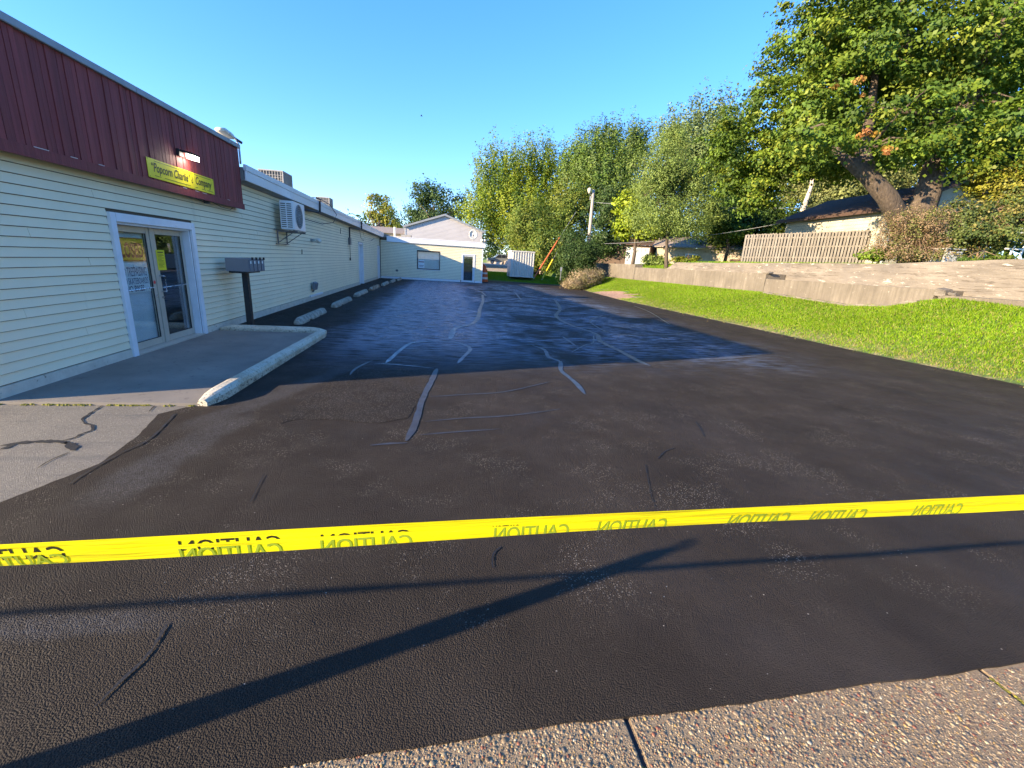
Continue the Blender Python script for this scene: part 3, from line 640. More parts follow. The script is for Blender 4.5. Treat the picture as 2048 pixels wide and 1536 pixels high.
# entrance: trim, jambs, double door
E = MB().box((WX - .01, 7.26, .03), (WX + .035, 7.37, 2.10)).box((WX - .01, 9.34, .03), (WX + .035, 9.45, 2.10)).box((WX - .01, 7.372, 1.98), (WX + .035, 9.338, 2.10)).build('door_casing', 'white_paint', B, bevel=.004)
MB().box((WX - .25, 9.30, .03), (WX - .011, 9.335, 1.98)).box((WX - .25, 7.375, .03), (WX - .011, 7.41, 1.98)).box((WX - .25, 7.412, 1.945), (WX - .011, 9.298, 1.979)).build('door_jamb', 'white_paint', B, bevel=.003)
MB().box((WX - .26, 7.37, .0), (WX + .04, 9.34, .055)).build('threshold', 'aluminium', B, bevel=.006)
def door_leaf(y0, y1, xf, name, swing):
    d = MB().box((xf - .045, y0, .06), (xf, y0 + .075, 1.94)).box((xf - .045, y1 - .075, .06), (xf, y1, 1.94)) \
        .box((xf - .045, y0 + .0755, 1.85), (xf, y1 - .0755, 1.94)).box((xf - .045, y0 + .0755, .06), (xf, y1 - .0755, .17)).build(name, 'aluminium', B, bevel=.004)
    MB().box((xf - .028, y0 + .0755, .1705), (xf - .022, y1 - .0755, 1.8495)).build('glass_pane', 'glass', d)
    g = MB(); b = .006
    g.box((xf - .02, y0 + .0757, .171), (xf - .004, y0 + .0757 + b, 1.849)).box((xf - .02, y1 - .0757 - b, .171), (xf - .004, y1 - .0757, 1.849))
    g.box((xf - .02, y0 + .083, 1.843), (xf - .004, y1 - .083, 1.849)).box((xf - .02, y0 + .083, .171), (xf - .004, y1 - .083, .177))
    g.build('glazing_bead', 'rubber', d)
    MB().tube([(xf + .004, y0 + .08, .98), (xf + .004, y1 - .08, 1.0)], .009, 8).build('push_bar', 'steel', d)
    return d
XF = WX - .12
dl = door_leaf(7.42, 8.32, XF, 'glass_door', 0); dr = door_leaf(8.40, 9.29, XF, 'glass_door', 1)
MB().box((XF - .06, 8.325, .056), (XF + .012, 8.395, 1.944)).build('mullion', 'aluminium', B, bevel=.003)
hd = MB().tube([(XF, 8.44, 1.18), (XF + .07, 8.44, 1.18), (XF + .075, 8.45, 1.17), (XF + .075, 8.45, .93), (XF + .07, 8.44, .92), (XF, 8.44, .92)], .012, 8).build('pull_handle', 'steel', dr, smooth=True)
MB().tube([(XF, 8.435, .82), (XF + .015, 8.435, .82)], .02, 10).build('door_lock', 'steel', dr)
MB().tube([(XF, 8.285, .86), (XF + .012, 8.285, .86)], .018, 10).build('door_lock', 'steel', dl)
MB().box((XF - .075, 7.47, .15), (XF - .068, 8.27, 1.87)).build('blind_panel', 'interior_blind', B)
rm = MB()
rm.quad((-7.6, 7.3, .02), (WX - .26, 7.3, .02), (WX - .26, 9.4, .02), (-7.6, 9.4, .02)).quad((-7.6, 7.3, 2.4), (-7.6, 9.4, 2.4), (WX - .26, 9.4, 2.4), (WX - .26, 7.3, 2.4))
rm.box((-7.65, 7.3, 0), (-7.6, 9.4, 2.4)).box((-7.6, 7.25, 0), (WX - .26, 7.3, 2.4)).box((-7.6, 9.4, 0), (WX - .26, 9.45, 2.4))
rm.build('interior_room', 'interior_dark', B)
mb = MB()
mb.box((-6.6, 8.75, .02), (-5.9, 9.3, .95)).box((-7.4, 8.3, .02), (-7.0, 9.2, 1.7)).build('interior_counter', 'mailbox_grey', B)
# side doors: casing that stands proud, slab behind
for (a, b, z0, z1) in OPEN[1:]:
    MB().box((WX - .21, a - .13, .0), (WX + .03, a + .012, z1 + .10)).box((WX - .21, b - .012, .0), (WX + .045, b + .13, z1 + .10)).box((WX - .21, a + .013, z1 - .015), (WX + .03, b - .013, z1 + .10)).build('door_casing', 'white_paint', B, bevel=.004)
    d = MB().box((WX - .19, a, .02), (WX - .15, b, z1)).build('side_door', 'white_paint', B, bevel=.003)
    MB().tube([(WX - .15, a + .08, 1.0), (WX - .09, a + .08, 1.0)], .025, 10).build('door_knob', 'steel', d)

# entrance notices, each a thing taped to the glass
nx = XF - .036
cs = tag(MB().box((nx - .004, 7.50, 1.42), (nx, 8.20, 1.77)).build('closed_sign', 'sign_orange'), 'orange and yellow closed sign hung high in the left glass door', 'sign')
text_obj('lettering', 'CLOSED', (nx, 7.53, 1.47), (0, 1, 0), (0, 0, 1), .30, 'ink_red', cs, bold=.010, width=.64, push=.002)
for zz in (1.425, 1.755): MB().box((nx + .001, 7.51, zz), (nx + .003, 8.19, zz + .01)).build('printed_rule', 'ink_red', cs)
ns = tag(MB().box((nx - .004, 7.56, .94), (nx, 8.22, 1.40)).build('warning_sign', 'paper_white'), 'white no trespassing sign with dark blue lettering inside left glass door', 'sign')
text_obj('lettering', 'NO TRESPASSING', (nx, 7.57, 1.19), (0, 1, 0), (0, 0, 1), .20, 'ink_blue', ns, bold=.0, width=.60, push=.002)
text_obj('lettering', 'NO SKATEBOARDS', (nx, 7.58, 1.07), (0, 1, 0), (0, 0, 1), .14, 'ink_blue', ns, bold=.0, width=.60, push=.002)
text_obj('lettering', 'NO BIKES', (nx, 7.64, .955), (0, 1, 0), (0, 0, 1), .13, 'ink_blue', ns, bold=.002, width=.42, push=.002)
text_obj('printed_mark', 'J', (nx, 7.86, 1.31), (0, 1, 0), (0, 0, 1), .07, 'ink_black', ns)
yn = tag(MB().box((XF + .002, 8.43, 1.27), (XF + .005, 8.66, 1.60)).build('paper_notice', 'sign_yellow'), 'yellow paper notice with fine print taped above the door handle', 'notice')
mb = MB().box((XF + .0055, 8.47, 1.555), (XF + .007, 8.62, 1.572))
for k in range(11): mb.box((XF + .0055, 8.46, 1.53 - k * .021), (XF + .007, 8.46 + random.uniform(.10, .17), 1.536 - k * .021))
mb.build('fine_print', 'ink_black', yn)
tag(MB().lathe((0, 0, 0), [(.028, 0), (.028, .003)], 18).build('round_sticker', 'sticker_red'), 'small round red sticker on the meeting stile of the left door', 'sticker')
st = bpy.data.objects['round_sticker']; st.rotation_euler = (0, R(90), 0); st.location = (XF + .002, 8.275, 1.08)

# shop sign
sg = thing('shop_sign', 'yellow shop sign with black italic lettering on the red boards', 'sign', (RX + .02, 9, 2.8))
Sx = RX + .014
MB().box((Sx, 8.04, 2.685), (Sx + .006, 10.08, 2.965)).build('sign_panel', 'sign_yellow', sg, bevel=.002)
text_obj('lettering', '“Popcorn Charlie” & Company', (Sx + .006, 8.14, 2.738), (0, 1, 0), (0, 0, 1), .185, 'ink_black', sg, shear=.32, bold=.003, width=1.84, push=.003)
mb = MB()
for a, b, z in ((8.22, 9.98, 2.935), (8.20, 8.36, 2.722), (8.46, 9.22, 2.722), (9.36, 9.46, 2.722), (9.60, 9.74, 2.722), (9.80, 10.02, 2.722)): mb.box((Sx + .0062, a, z), (Sx + .008, b, z + .007))
mb.build('printed_rule', 'ink_black', sg)
MB().box((Sx + .0095, 9.30, 2.70), (Sx + .0105, 9.37, 2.95)).build('tape_strip', 'sign_yellow', sg)
mb = MB()
for yy in (8.07, 9.06, 10.05):
    for z in (2.70, 2.95): mb.tube([(Sx + .006, yy, z), (Sx + .009, yy, z)], .007, 8)
mb.build('screw', 'dark_grey', sg)
# lit wall lamp on the red boards
lp = thing('wall_floodlight', 'black floodlight switched on above the yellow sign', 'lamp', (RX, 9.1, 3.2))
MB().box((RX + .009, 8.90, 3.155), (RX + .06, 9.03, 3.265)).build('mount_box', 'black_metal', lp, bevel=.006)
MB().obox((RX + .06, 8.93, 3.26), (.16, 0, -.03), (0, .30, 0), (-.01, 0, -.035)).build('lamp_housing', 'black_metal', lp, bevel=.004)
MB().obox((RX + .10, 9.03, 3.15), (.11, 0, -.02), (0, .19, 0), (0, 0, .068)).build('lamp_lens', 'lamp_glow', lp)
ld = bpy.data.lights.new('floodlight_beam', 'AREA'); ld.energy = 3; ld.size = .2; ld.color = (1, .92, .75)
lo = bpy.data.objects.new('floodlight_beam', ld); col.objects.link(lo); lo.parent = lp; lo.location = (.15, .0, -.05)
# roof-edge light and conduit at end of the red front
rl = thing('roof_edge_light', 'weathered white floodlight on a curved conduit above the red front end', 'lamp', (-4.55, 11.45, 3.9))
mb = MB(); n0 = 0
prof = [(.02, 0), (.10, .03), (.15, .10), (.155, .15), (.12, .17), (.02, .18)]
h = MB().prism([(11.02, 4.07), (11.06, 4.03), (11.40, 3.99), (11.52, 3.99), (11.54, 4.05), (11.44, 4.10), (11.10, 4.12)], 'x', -4.72, -4.52).build('lamp_shell', 'aged_white', rl, bevel=.02, smooth=True)
MB().tube([(-4.62, 11.5, 4.06), (-4.56, 11.60, 4.05), (-4.50, 11.60, 3.92), (-4.46, 11.52, 3.78), (-4.44, 11.47, 3.62), (-4.435, 11.45, 3.50)], .02, 8).build('conduit', 'galvanised', rl, smooth=True)
MB().tube([(-4.56, 11.60, 4.03), (-4.50, 11.78, 3.99)], .03, 8).build('photocell', 'dark_grey', rl)
hw = thing('hanging_wire', 'loose black wire drooping under the red front boards', 'wire', (-4.5, 10.5, 2.55))
MB().tube([(-4.5, 9.45, 2.55), (-4.49, 9.7, 2.52), (-4.48, 9.9, 2.55), (-4.49, 10.1, 2.545), (-4.48, 10.45, 2.49), (-4.47, 10.8, 2.485), (-4.5, 11.0, 2.54)], .006, 6).build('cable', 'wire', hw)
MB().box((-4.56, 9.88, 2.50), (-4.47, 9.95, 2.57)).build('junction_box', 'dark_grey', hw)

# mailboxes on a post
mbx = thing('mailbox_cluster', 'bank of four grey mailboxes on a black post beside the curb', 'mailbox', (-4.28, 10.5, 0))
for k in range(4):
    y0 = 10.06 + k * .205; b = MB().box((-4.38, y0, 1.235), (-3.93, y0 + .190, 1.50)).build('mailbox_shell', 'mailbox_grey', mbx, bevel=.006)
    MB().box((-3.929, y0 + .012, 1.245), (-3.915, y0 + .178, 1.475)).build('mailbox_door', 'mailbox_grey', b, bevel=.004)
    MB().box((-3.914, y0 + .03, 1.40), (-3.911, y0 + .09, 1.455)).build('name_plate', 'paper_white', b)
    MB().box((-3.93, y0 + .15, 1.475), (-3.90, y0 + .185, 1.53)).build('latch', 'black_metal', b, bevel=.003)
MB().box((-4.34, 10.08, 1.20), (-4.02, 10.86, 1.233)).build('support_plate', 'black_metal', mbx, bevel=.004)
MB().box((-4.23, 10.40, 0), (-4.12, 10.52, 1.199)).build('post', 'black_metal', mbx, bevel=.005)

# mini-split outdoor unit on wall bracket
ac = thing('wall_air_conditioner', 'white outdoor air conditioner unit on a steel bracket on the long wall', 'air conditioner', (-4.3, 14, 2.2))
ax0, ax1, ay0, ay1, az0, az1 = -4.42, -4.06, 13.68, 14.72, 2.27, 3.02
MB().box((ax0, ay0, az0), (ax1, ay1, az1)).build('casing', 'white_metal', ac, bevel=.012)
mb = MB()
for c in range(2):
    for k in range(12):
        xx = ax0 + .03 + c * .155; z = az0 + .05 + k * .055; mb.box((xx, ay0 - .004, z), (xx + .125, ay0 - .001, z + .026))
mb.build('louvre_slots', 'hvac_dark', ac)
fn = MB(); cy, cz = (ay0 + ay1) / 2 - .06, (az0 + az1) / 2; ringv = []
for r in (.06, .12, .18, .24, .29, .32):
    fn.tube([(ax1 + .012, cy + r * math.cos(a), cz + r * math.sin(a)) for a in np.linspace(0, 2 * math.pi, 33)], .004, 5, cap=False)
for a in np.linspace(0, 2 * math.pi, 17)[:-1]:
    fn.tube([(ax1 + .012, cy + .03 * math.cos(a), cz + .03 * math.sin(a)), (ax1 + .012, cy + .32 * math.cos(a), cz + .32 * math.sin(a))], .004, 5)
fn.build('fan_guard', 'galvanised', ac)
dd = MB(); dd.v = [(ax1 + .002, cy + .32 * math.cos(a), cz + .32 * math.sin(a)) for a in np.linspace(0, 2 * math.pi, 33)[:-1]]; dd.f = [tuple(range(32))]
dd.build('fan_opening', 'hvac_dark', ac)
mb = MB()
for yy in (13.80, 14.55):
    mb.box((WX + .02, yy, 2.20), (-4.03, yy + .04, 2.24)); mb.box((WX + .02, yy, 1.88), (WX + .05, yy + .04, 2.2)); mb.tube([(WX + .05, yy + .02, 1.91), (-4.15, yy + .02, 2.20)], .012, 6)
mb.box((WX + .021, 13.60, 2.245), (WX + .055, 15.6, 2.265)).box((-4.10, 13.65, 2.2405), (-4.06, 14.75, 2.262)).box((WX + .02, 13.66, 1.86), (WX + .056, 14.7, 1.88))
mb.build('bracket', 'bracket_grey', ac, bevel=.002)
MB().tube([(WX + .05, 14.9, 2.25), (WX + .05, 14.95, 2.75), (WX + .06, 15.05, 3.0), (WX + .07, 16.0, 3.02), (-4.36, 17.3, 3.05), (-4.31, 17.5, 3.06), (-4.30, 17.55, 3.5), (-4.42, 17.5, 3.54)], .035, 8).build('line_set', 'black_metal', ac)
MB().tube([(-4.5, 14.8, 2.35), (-4.5, 15.2, 2.75), (-4.45, 16.2, 2.72), (-4.28, 17.6, 2.68), (-4.24, 19.2, 2.85), (-4.26, 19.9, 3.2), (-4.3, 19.0, 3.48), (-4.35, 17.9, 3.54), (-4.45, 17.2, 3.52)], .014, 6).build('cable', 'wire', ac)

# bulbs, low floodlight, electrical service
bl = thing('wall_bulb', 'bare white security bulb on the wall beyond the air conditioner', 'lamp', (WX, 17.2, 2.08))
MB().tube([(WX + .0, 17.2, 2.09), (WX + .10, 17.2, 2.09)], .05, 10).build('lamp_holder', 'galvanised', bl)
MB().tube([(WX + .10, 17.2, 2.09), (WX + .14, 17.22, 2.085), (WX + .22, 17.28, 2.08), (WX + .28, 17.31, 2.075), (WX + .33, 17.34, 2.07)], [.035, .06, .085, .08, .02], 12).build('bulb', 'aged_white', bl, smooth=True)
lf = thing('low_floodlight', 'small grey tilted floodlight near the foot of the long wall', 'lamp', (WX, 17.0, .45))
MB().tube([(WX + .01, 17.0, .30), (WX + .06, 17.0, .36)], .03, 8).build('stem', 'bracket_grey', lf)
MB().obox((WX + .03, 16.82, .42), (.05, 0, .24), (0, .34, 0), (.11, 0, -.05)).build('lamp_housing', 'mailbox_grey', lf, bevel=.01)
es = thing('electrical_service', 'black conduit and grey meter fittings dropping from the roof edge', 'conduit', (WX, 23.9, 2))
MB().tube([(-4.30, 26.0, 3.42), (-4.30, 26.0, 2.98), (-4.38, 25.5, 2.95), (WX + .06, 24.2, 2.95), (WX + .05, 24.0, 2.95), (WX + .05, 23.95, 2.45)], .035, 8).build('conduit', 'black_metal', es)
MB().box((WX + .0, 23.78, 2.12), (WX + .10, 24.08, 2.45)).build('meter_box', 'bracket_grey', es, bevel=.01)
MB().tube([(WX + .05, 23.93, 2.13), (WX + .05, 23.93, 1.48)], .012, 6).build('ground_wire', 'wire', es)
MB().box((WX + .02, 23.88, 1.36), (WX + .07, 23.98, 1.50)).build('junction_box', 'dark_grey', es)
MB().tube([(-4.36, 22.6, 3.45), (-4.27, 23.4, 3.56), (-4.25, 25.4, 3.50), (-4.28, 26.2, 3.30), (-4.28, 25.6, 3.10)], .014, 6).build('cable', 'wire', es)
mb = MB()
for a, b in (((WX + .02, 16.0, 1.6), (WX + .02, 16.03, 1.75)), ((WX + .02, 22.0, 2.55), (WX + .02, 22.1, 2.8)), ((WX + .03, 31, 2.55), (WX + .03, 32.6, 2.8)), ((WX + .02, 35.05, 1.0), (WX + .02, 35.05, 1.6))): mb.tube([a, b], .012, 5)
mb.build('wall_clip', 'dark_grey', es)
# thin communications wire looping on the wall
tw = thing('thin_wall_cable', 'thin dark cable looping down the long wall before the side doors', 'wire', (WX, 28, 2.6))
MB().tube([(WX + .04, 26.9, 2.98), (WX + .04, 27.2, 2.6), (WX + .04, 28.0, 2.45), (WX + .04, 28.4, 2.65), (WX + .04, 28.0, 2.95)], .008, 5).build('cable', 'wire', tw)

# rooftop condensers
def condenser(name, label, x0, x1, y0, y1, z0, z1):
    t = thing(name, label, 'air conditioner', (x0, y0, z0), 'condensers on the roof of the long building')
    MB().box((x0 + .03, y0 + .03, z0), (x1 - .03, y1 - .03, z1 - .04)).build('coil', 'hvac_dark', t)
    mb = MB().box((x0, y0, z1 - .05), (x1, y1, z1)).box((x0, y0, z0), (x1, y1, z0 + .06))
    for xx in (x0, x1 - .05):
        for yy in (y0, y1 - .05): mb.box((xx, yy, z0 + .06), (xx + .05, yy + .05, z1 - .05))
    mb.build('cabinet', 'hvac_beige', t, bevel=.006)
    n = 9
    for k in range(1, n):
        u = k / n
        MB().box((x0 + (x1 - x0) * u - .012, y0 + .002, z0 + .06), (x0 + (x1 - x0) * u + .012, y0 + .025, z1 - .05)).build('grille_bar', 'hvac_beige', t)
        MB().box((x1 - .025, y0 + (y1 - y0) * u - .012, z0 + .06), (x1 - .002, y0 + (y1 - y0) * u + .012, z1 - .05)).build('grille_bar', 'hvac_beige', t)
    mb = MB()
    for k in range(12): mb.box((x0 + .003, y0 + .004, z0 + .10 + k * (z1 - z0 - .2) / 12), (x1 - .003, y0 + .02, z0 + .115 + k * (z1 - z0 - .2) / 12))
    mb.build('louvre_slots', 'hvac_beige', t)
condenser('roof_condenser', 'larger nearer ribbed condenser standing on the flat roof', -7.0, -6.1, 19.6, 20.7, 3.4, 4.64)
condenser('roof_condenser', 'smaller farther condenser on the flat roof behind black conduit', -7.5, -6.75, 29.8, 30.7, 3.4, 4.88)

# wheel stops along the wall
STOPS = [(-3.40, 11.1, 13.6, 'stop_concrete', 'nearest and largest concrete wheel stop, pale and clean'), (-3.41, 14.85, 17.5, 'stop_concrete', 'second concrete wheel stop from the curb'),
         (-3.46, 18.9, 21.6, 'stop_concrete', 'third concrete wheel stop from the curb, with blocky feet'), (-3.42, 22.7, 25.5, 'aged_stop', 'brown stained concrete wheel stop worn at one end'),
         (-3.33, 26.5, 29.0, 'stop_concrete', 'fifth concrete wheel stop, just beyond the brown stained one'), (-3.22, 29.9, 32.1, 'stop_concrete', 'sixth concrete wheel stop, last but one before the low wing'),
         (-3.05, 32.9, 34.9, 'stop_concrete', 'farthest concrete wheel stop, close to the low wing wall')]
for x, a, b, m, lab in STOPS:
    mb = MB(); w = .11; P = []; n = 26; prof = [(-w, 0), (-w, .05), (-.06, .135), (-.03, .15), (.03, .15), (.06, .135), (w, .05), (w, 0)]
    for i in range(n + 1):
        u = i / n; y = a + (b - a) * u; e = min(u, 1 - u) * (b - a); s = .62 + .38 * min(1, e / .12)
        notch = 1 if (.30 < u < .36 or .66 < u < .72) else 0
        for k, (px, pz) in enumerate(prof):
            zz = pz * s + (random.uniform(-.004, .004) if pz else 0)
            if notch and pz <= .05: zz = pz + .03 if pz == 0 else .07; 
            mb.v.append((x + px * s * (.86 if notch and pz <= .05 else 1) + random.uniform(-.003, .003), y, .008 + zz))
    for i in range(n):
        for k in range(7): q = i * 8 + k; mb.f.append((q, q + 1, q + 9, q + 8))
        mb.f.append((i * 8 + 7, i * 8, i * 8 + 8, i * 8 + 15))
    mb.f.append(tuple(range(8))); mb.f.append(tuple(range(n * 8, n * 8 + 8)))
    tag(mb.build('wheel_stop', m), lab, 'wheel stop', 'concrete wheel stops along the building')

# ------------------------------------------------------------------ low wing across the end of the lot
WY = 35.5
W = thing('building_wing', 'low cream wing closing the far end of the lot, dark framed window', 'building', (-.7, WY, 0))
WO = [(-1.80, -.17, .87, 2.13), (1.66, 2.50, 0, 2.06)]
mb = MB(); xc = -4.58
for a, b, z0, z1 in WO:
    mb.box((xc, WY + .03, 0), (a, WY + .25, 3.0)); mb.box((a, WY + .03, z1), (b, WY + .25, 3.0))
    if z0 > 0: mb.box((a, WY + .03, 0), (b, WY + .25, z0))
    xc = b
mb.box((xc, WY + .03, 0), (3.2, WY + .25, 3.0)); mb.box((3.0, WY + .25, 0), (3.2, 47.8, 3.0)); mb.build('wall', 'sheathing', W)
mb = MB(); zc = .17; k = 0
while zc < 2.68:
    h = .114
    segs = []; cur = -4.55
    for a, b, z0, z1 in [(-1.86, -.11, .82, 2.18), (1.56, 2.60, 0, 2.16)]:
        if z0 < zc + h / 2 < z1: segs.append((cur, a)); cur = b
    segs.append((cur, 3.17))
    for a, b in segs: mb.prism([(WY + .03, zc + h - .001), (WY + .024, zc + h - .001), (WY + .006, zc + .02), (WY + .006, zc + .012), (WY + .03, zc + .012)], 'x', a, b)
    zc += h
mb.build('siding', 'cream_siding', W)['kind'] = 'stuff'
MB().box((3.14, WY - .004, .0), (3.215, WY + .06, 2.69)).build('corner_trim', 'white_paint', W, bevel=.004)
MB().box((-4.56, WY - .01, 0), (1.5, WY + .029, .165)).box((2.62, WY - .01, 0), (3.139, WY + .029, .165)).build('base_board', 'white_paint', W, bevel=.004)
MB().box((-4.08, WY - .10, 2.70), (3.36, WY - .07, 3.04)).box((-4.08, WY - .12, 3.042), (3.38, WY - .05, 3.10)).box((3.33, WY - .068, 2.70), (3.36, 47, 3.04)).build('fascia', 'white_metal', W, bevel=.004)
MB().box((-4.08, WY - .069, 2.69), (3.329, WY + .029, 2.705)).build('soffit', 'white_paint', W)
MB().box((-4.6, WY + .05, 3.002), (3.32, 47.9, 3.06)).build('roof', 'roof_membrane', W)
wf = MB().box((-1.86, WY + .0, .82), (-1.80, WY + .10, 2.18)).box((-.17, WY + .0, .82), (-.11, WY + .10, 2.18)).box((-1.799, WY + .0, 2.12), (-.171, WY + .10, 2.18)).box((-1.799, WY + .0, .82), (-.171, WY + .10, .88)).build('window', 'dark_grey', W, bevel=.003)
MB().box((-1.799, WY + .06, .881), (-.171, WY + .066, 2.119)).build('pane', 'glass', wf)
MB().box((-1.799, WY + .16, .881), (-.171, WY + .17, 2.119)).build('blind', 'interior_blind', wf)
MB().box((-1.9, WY - .004, .78), (-.07, WY + .05, .815)).build('window_sill', 'white_paint', W, bevel=.003)
pp = tag(MB().box((-1.76, WY + .05, .90), (-1.30, WY + .055, 1.50)).build('window_poster', 'paper_white'), 'white poster with red heading in the corner of the wing window', 'poster')
mb = MB()
for k in range(5): mb.box((-1.73 + k * .085, WY + .045, 1.33), (-1.73 + k * .085 + .06, WY + .049, 1.42))
mb.build('lettering', 'ink_red', pp)
MB().box((-1.70, WY + .045, 1.10), (-1.36, WY + .049, 1.13)).box((-1.70, WY + .045, 1.02), (-1.4, WY + .049, 1.04)).build('fine_print', 'ink_blue', pp)
d = MB().box((1.66, WY + .03, .02), (1.73, WY + .08, 2.06)).box((2.43, WY + .03, .02), (2.50, WY + .08, 2.06)).box((1.7305, WY + .03, 1.98), (2.4295, WY + .08, 2.06)).box((1.7305, WY + .03, .02), (2.4295, WY + .08, .16)).build('glass_door', 'white_paint', W, bevel=.003)
MB().box((1.7305, WY + .05, .1605), (2.4295, WY + .056, 1.9795)).build('glass_pane', 'glass', d)
MB().box((1.70, WY + .5, .02), (2.45, WY + .52, 2.0)).build('interior_screen', 'interior_dark', d)
MB().tube([(2.40, WY + .02, 1.15), (2.40, WY - .02, 1.15), (2.40, WY - .02, .95), (2.40, WY + .02, .95)], .012, 6).build('pull_handle', 'steel', d)
MB().box((1.56, WY - .01, 0), (1.655, WY + .07, 2.16)).box((2.505, WY - .01, 0), (2.60, WY + .07, 2.16)).box((1.656, WY - .01, 2.065), (2.504, WY + .07, 2.16)).build('door_casing', 'white_paint', W, bevel=.004)
MB().box((-3.46, WY - .005, .56), (-3.28, WY + .02, .70)).build('wall_vent', 'bracket_grey', W, bevel=.006)
wl2 = thing('corner_floodlight', 'white twin floodlight on the roof corner of the low wing', 'lamp', (3.2, WY, 3.1))
MB().tube([(3.2, WY - .05, 3.10), (3.2, WY - .05, 3.22)], .03, 8).build('stem', 'white_metal', wl2)
for k in (-1, 1): MB().tube([(3.2 + .02 * k, WY - .06, 3.22), (3.2 + .08 * k, WY - .12, 3.24), (3.2 + .15 * k, WY - .22, 3.22)], [.04, .10, .12], 12).build('lamp_head', 'aged_white', wl2, smooth=True)
# satellite dish
ds = thing('satellite_dish', 'round pale satellite dish standing on the low wing roof', 'satellite dish', (2.45, 36.5, 3.06))
mb = MB(); n = 24
for j, r in enumerate((0, .14, .26, .34)):
    for k in range(n):
        a = 2 * math.pi * k / n; mb.v.append((2.45 + r * math.cos(a), 36.5 - .10 + .8 * (r * r) * -1 + .1, 3.68 + r * 1.15 * math.sin(a)))
for j in range(3):
    for k in range(n): q = j * n + k; p = j * n + (k + 1) % n; mb.f.append((q, p, p + n, q + n))
o = mb.build('dish', 'brass_dish', ds, smooth=True); md = o.modifiers.new('solid', 'SOLIDIFY'); md.thickness = .02
MB().tube([(2.45, 36.55, 3.06), (2.45, 36.55, 3.45), (2.45, 36.5, 3.66)], .022, 8).build('mast', 'galvanised', ds)
MB().tube([(2.45, 36.5, 3.36), (2.45, 36.10, 3.58)], .014, 6).build('feed_arm', 'dark_grey', ds)
MB().box((2.41, 36.02, 3.55), (2.49, 36.14, 3.62)).build('feed_horn', 'dark_grey', ds, bevel=.01)

# grey gabled house beyond
Hs = thing('gabled_house', 'grey house gable with horizontal siding rising behind the low wing', 'house', (.3, 56, 0))
gy = 55.8
MB().prism([(-4.25, 0), (4.85, 0), (4.85, 5.12), (.32, 6.70), (-4.25, 5.15)], 'y', gy, gy + 14).build('wall', 'grey_siding', Hs)
mb = MB(); z = 2.9
while z < 6.6:
    def xl(zz): return -4.25 if zz < 5.1 else -4.25 + (zz - 5.15) / (6.7 - 5.15) * 4.57
    def xr(zz): return 4.85 if zz < 5.05 else 4.85 - (zz - 5.12) / (6.7 - 5.12) * 4.53
    zt = z + .145; a, b = xl(zt) + .02, xr(zt) - .02
    if b - a > .2: mb.prism([(gy - .001, zt), (gy - .006, zt), (gy - .03, z + .01), (gy - .001, z + .002)], 'x', a, b)
    z += .147
mb.build('siding', 'grey_siding', Hs)['kind'] = 'stuff'
MB().obox((-4.55, gy - .25, 5.02), (4.87, 0, 1.66), (0, 14.5, 0), (0, 0, .12)).build('roof', 'cap_metal', Hs)
MB().obox((5.15, gy - .25, 5.0), (-4.82, 0, 1.68), (0, 14.5, 0), (0, 0, .12)).build('roof', 'cap_metal', Hs)
MB().obox((-4.55, gy - .28, 4.92), (4.87, 0, 1.66), (0, .025, 0), (0, 0, .2)).obox((5.15, gy - .28, 4.90), (-4.82, 0, 1.68), (0, .025, 0), (0, 0, .2)).build('rake_board', 'cap_metal', Hs)
MB().box((-4.33, gy - .06, 2.6), (-4.24, gy + .05, 5.1)).build('corner_trim', 'white_paint', Hs)
MB().tube([(3.6, gy + 1.5, 5.3), (3.6, gy + 1.5, 6.15)], .09, 10).build('vent_pipe', 'white_metal', Hs)
MB().tube([(3.85, gy + 1.2, 5.2), (3.85, gy + 1.2, 5.75)], .06, 10).build('vent_pipe', 'white_metal', Hs)
fb = thing('flat_annex', 'low brown roofed annex with small rooftop unit left of the grey gable', 'building', (-7, 60, 0))
MB().box((-13, 58, 0), (-4.6, 66, 4.3)).build('wall', 'house_beige', fb)
MB().prism([(58 - .3, 4.3), (66.3, 4.3), (62, 5.2)], 'x', -13.2, -4.5).build('roof', 'weathered_roof', fb)
MB().tube([(-5.6, 57, 3.6), (-5.6, 57, 5.0)], .12, 10).build('vent_pipe', 'white_metal', fb)
cu = thing('small_roof_unit', 'small louvred unit on the wing roof at the foot of the grey gable', 'air conditioner', (-3.3, 46, 3))
MB().box((-3.9, 45.6, 3.06), (-2.95, 46.3, 3.72)).build('cabinet', 'hvac_beige', cu, bevel=.01)
MB().box((-2.949, 45.65, 3.12), (-2.94, 46.25, 3.68)).build('louvre_slots', 'hvac_dark', cu)

# ------------------------------------------------------------------ far ground: container, car, barrels, guards, pole
ct = thing('storage_container', 'white corrugated metal storage box standing on the grass by the lot', 'container', (7.2, 42, .4))
cx0, cx1, cyf, cyb, cz0, cz1 = 6.40, 8.62, 41.7, 43.9, .45, 2.82
MB().box((cx0, cyf + .05, cz0), (cx1, cyb, cz1 - .03)).build('body', 'container_white', ct)
prof = []; xx = cx0 + .02; n = 9; w = (cx1 - cx0 - .04) / n
for k in range(n): prof += [(xx, cyf + .045), (xx + w * .42, cyf + .045), (xx + w * .55, cyf - .06), (xx + w * .85, cyf - .06)]; xx += w
prof += [(cx1 - .02, cyf + .045), (cx1 - .02, cyf + .06), (cx0 + .02, cyf + .06)]
MB().prism(prof, 'z', cz0 + .05, cz1 - .1).build('corrugated_panel', 'container_white', ct)
MB().box((cx0 - .02, cyf - .08, cz1 - .10), (cx1 + .02, cyb, cz1)).build('roof', 'container_white', ct, bevel=.01)
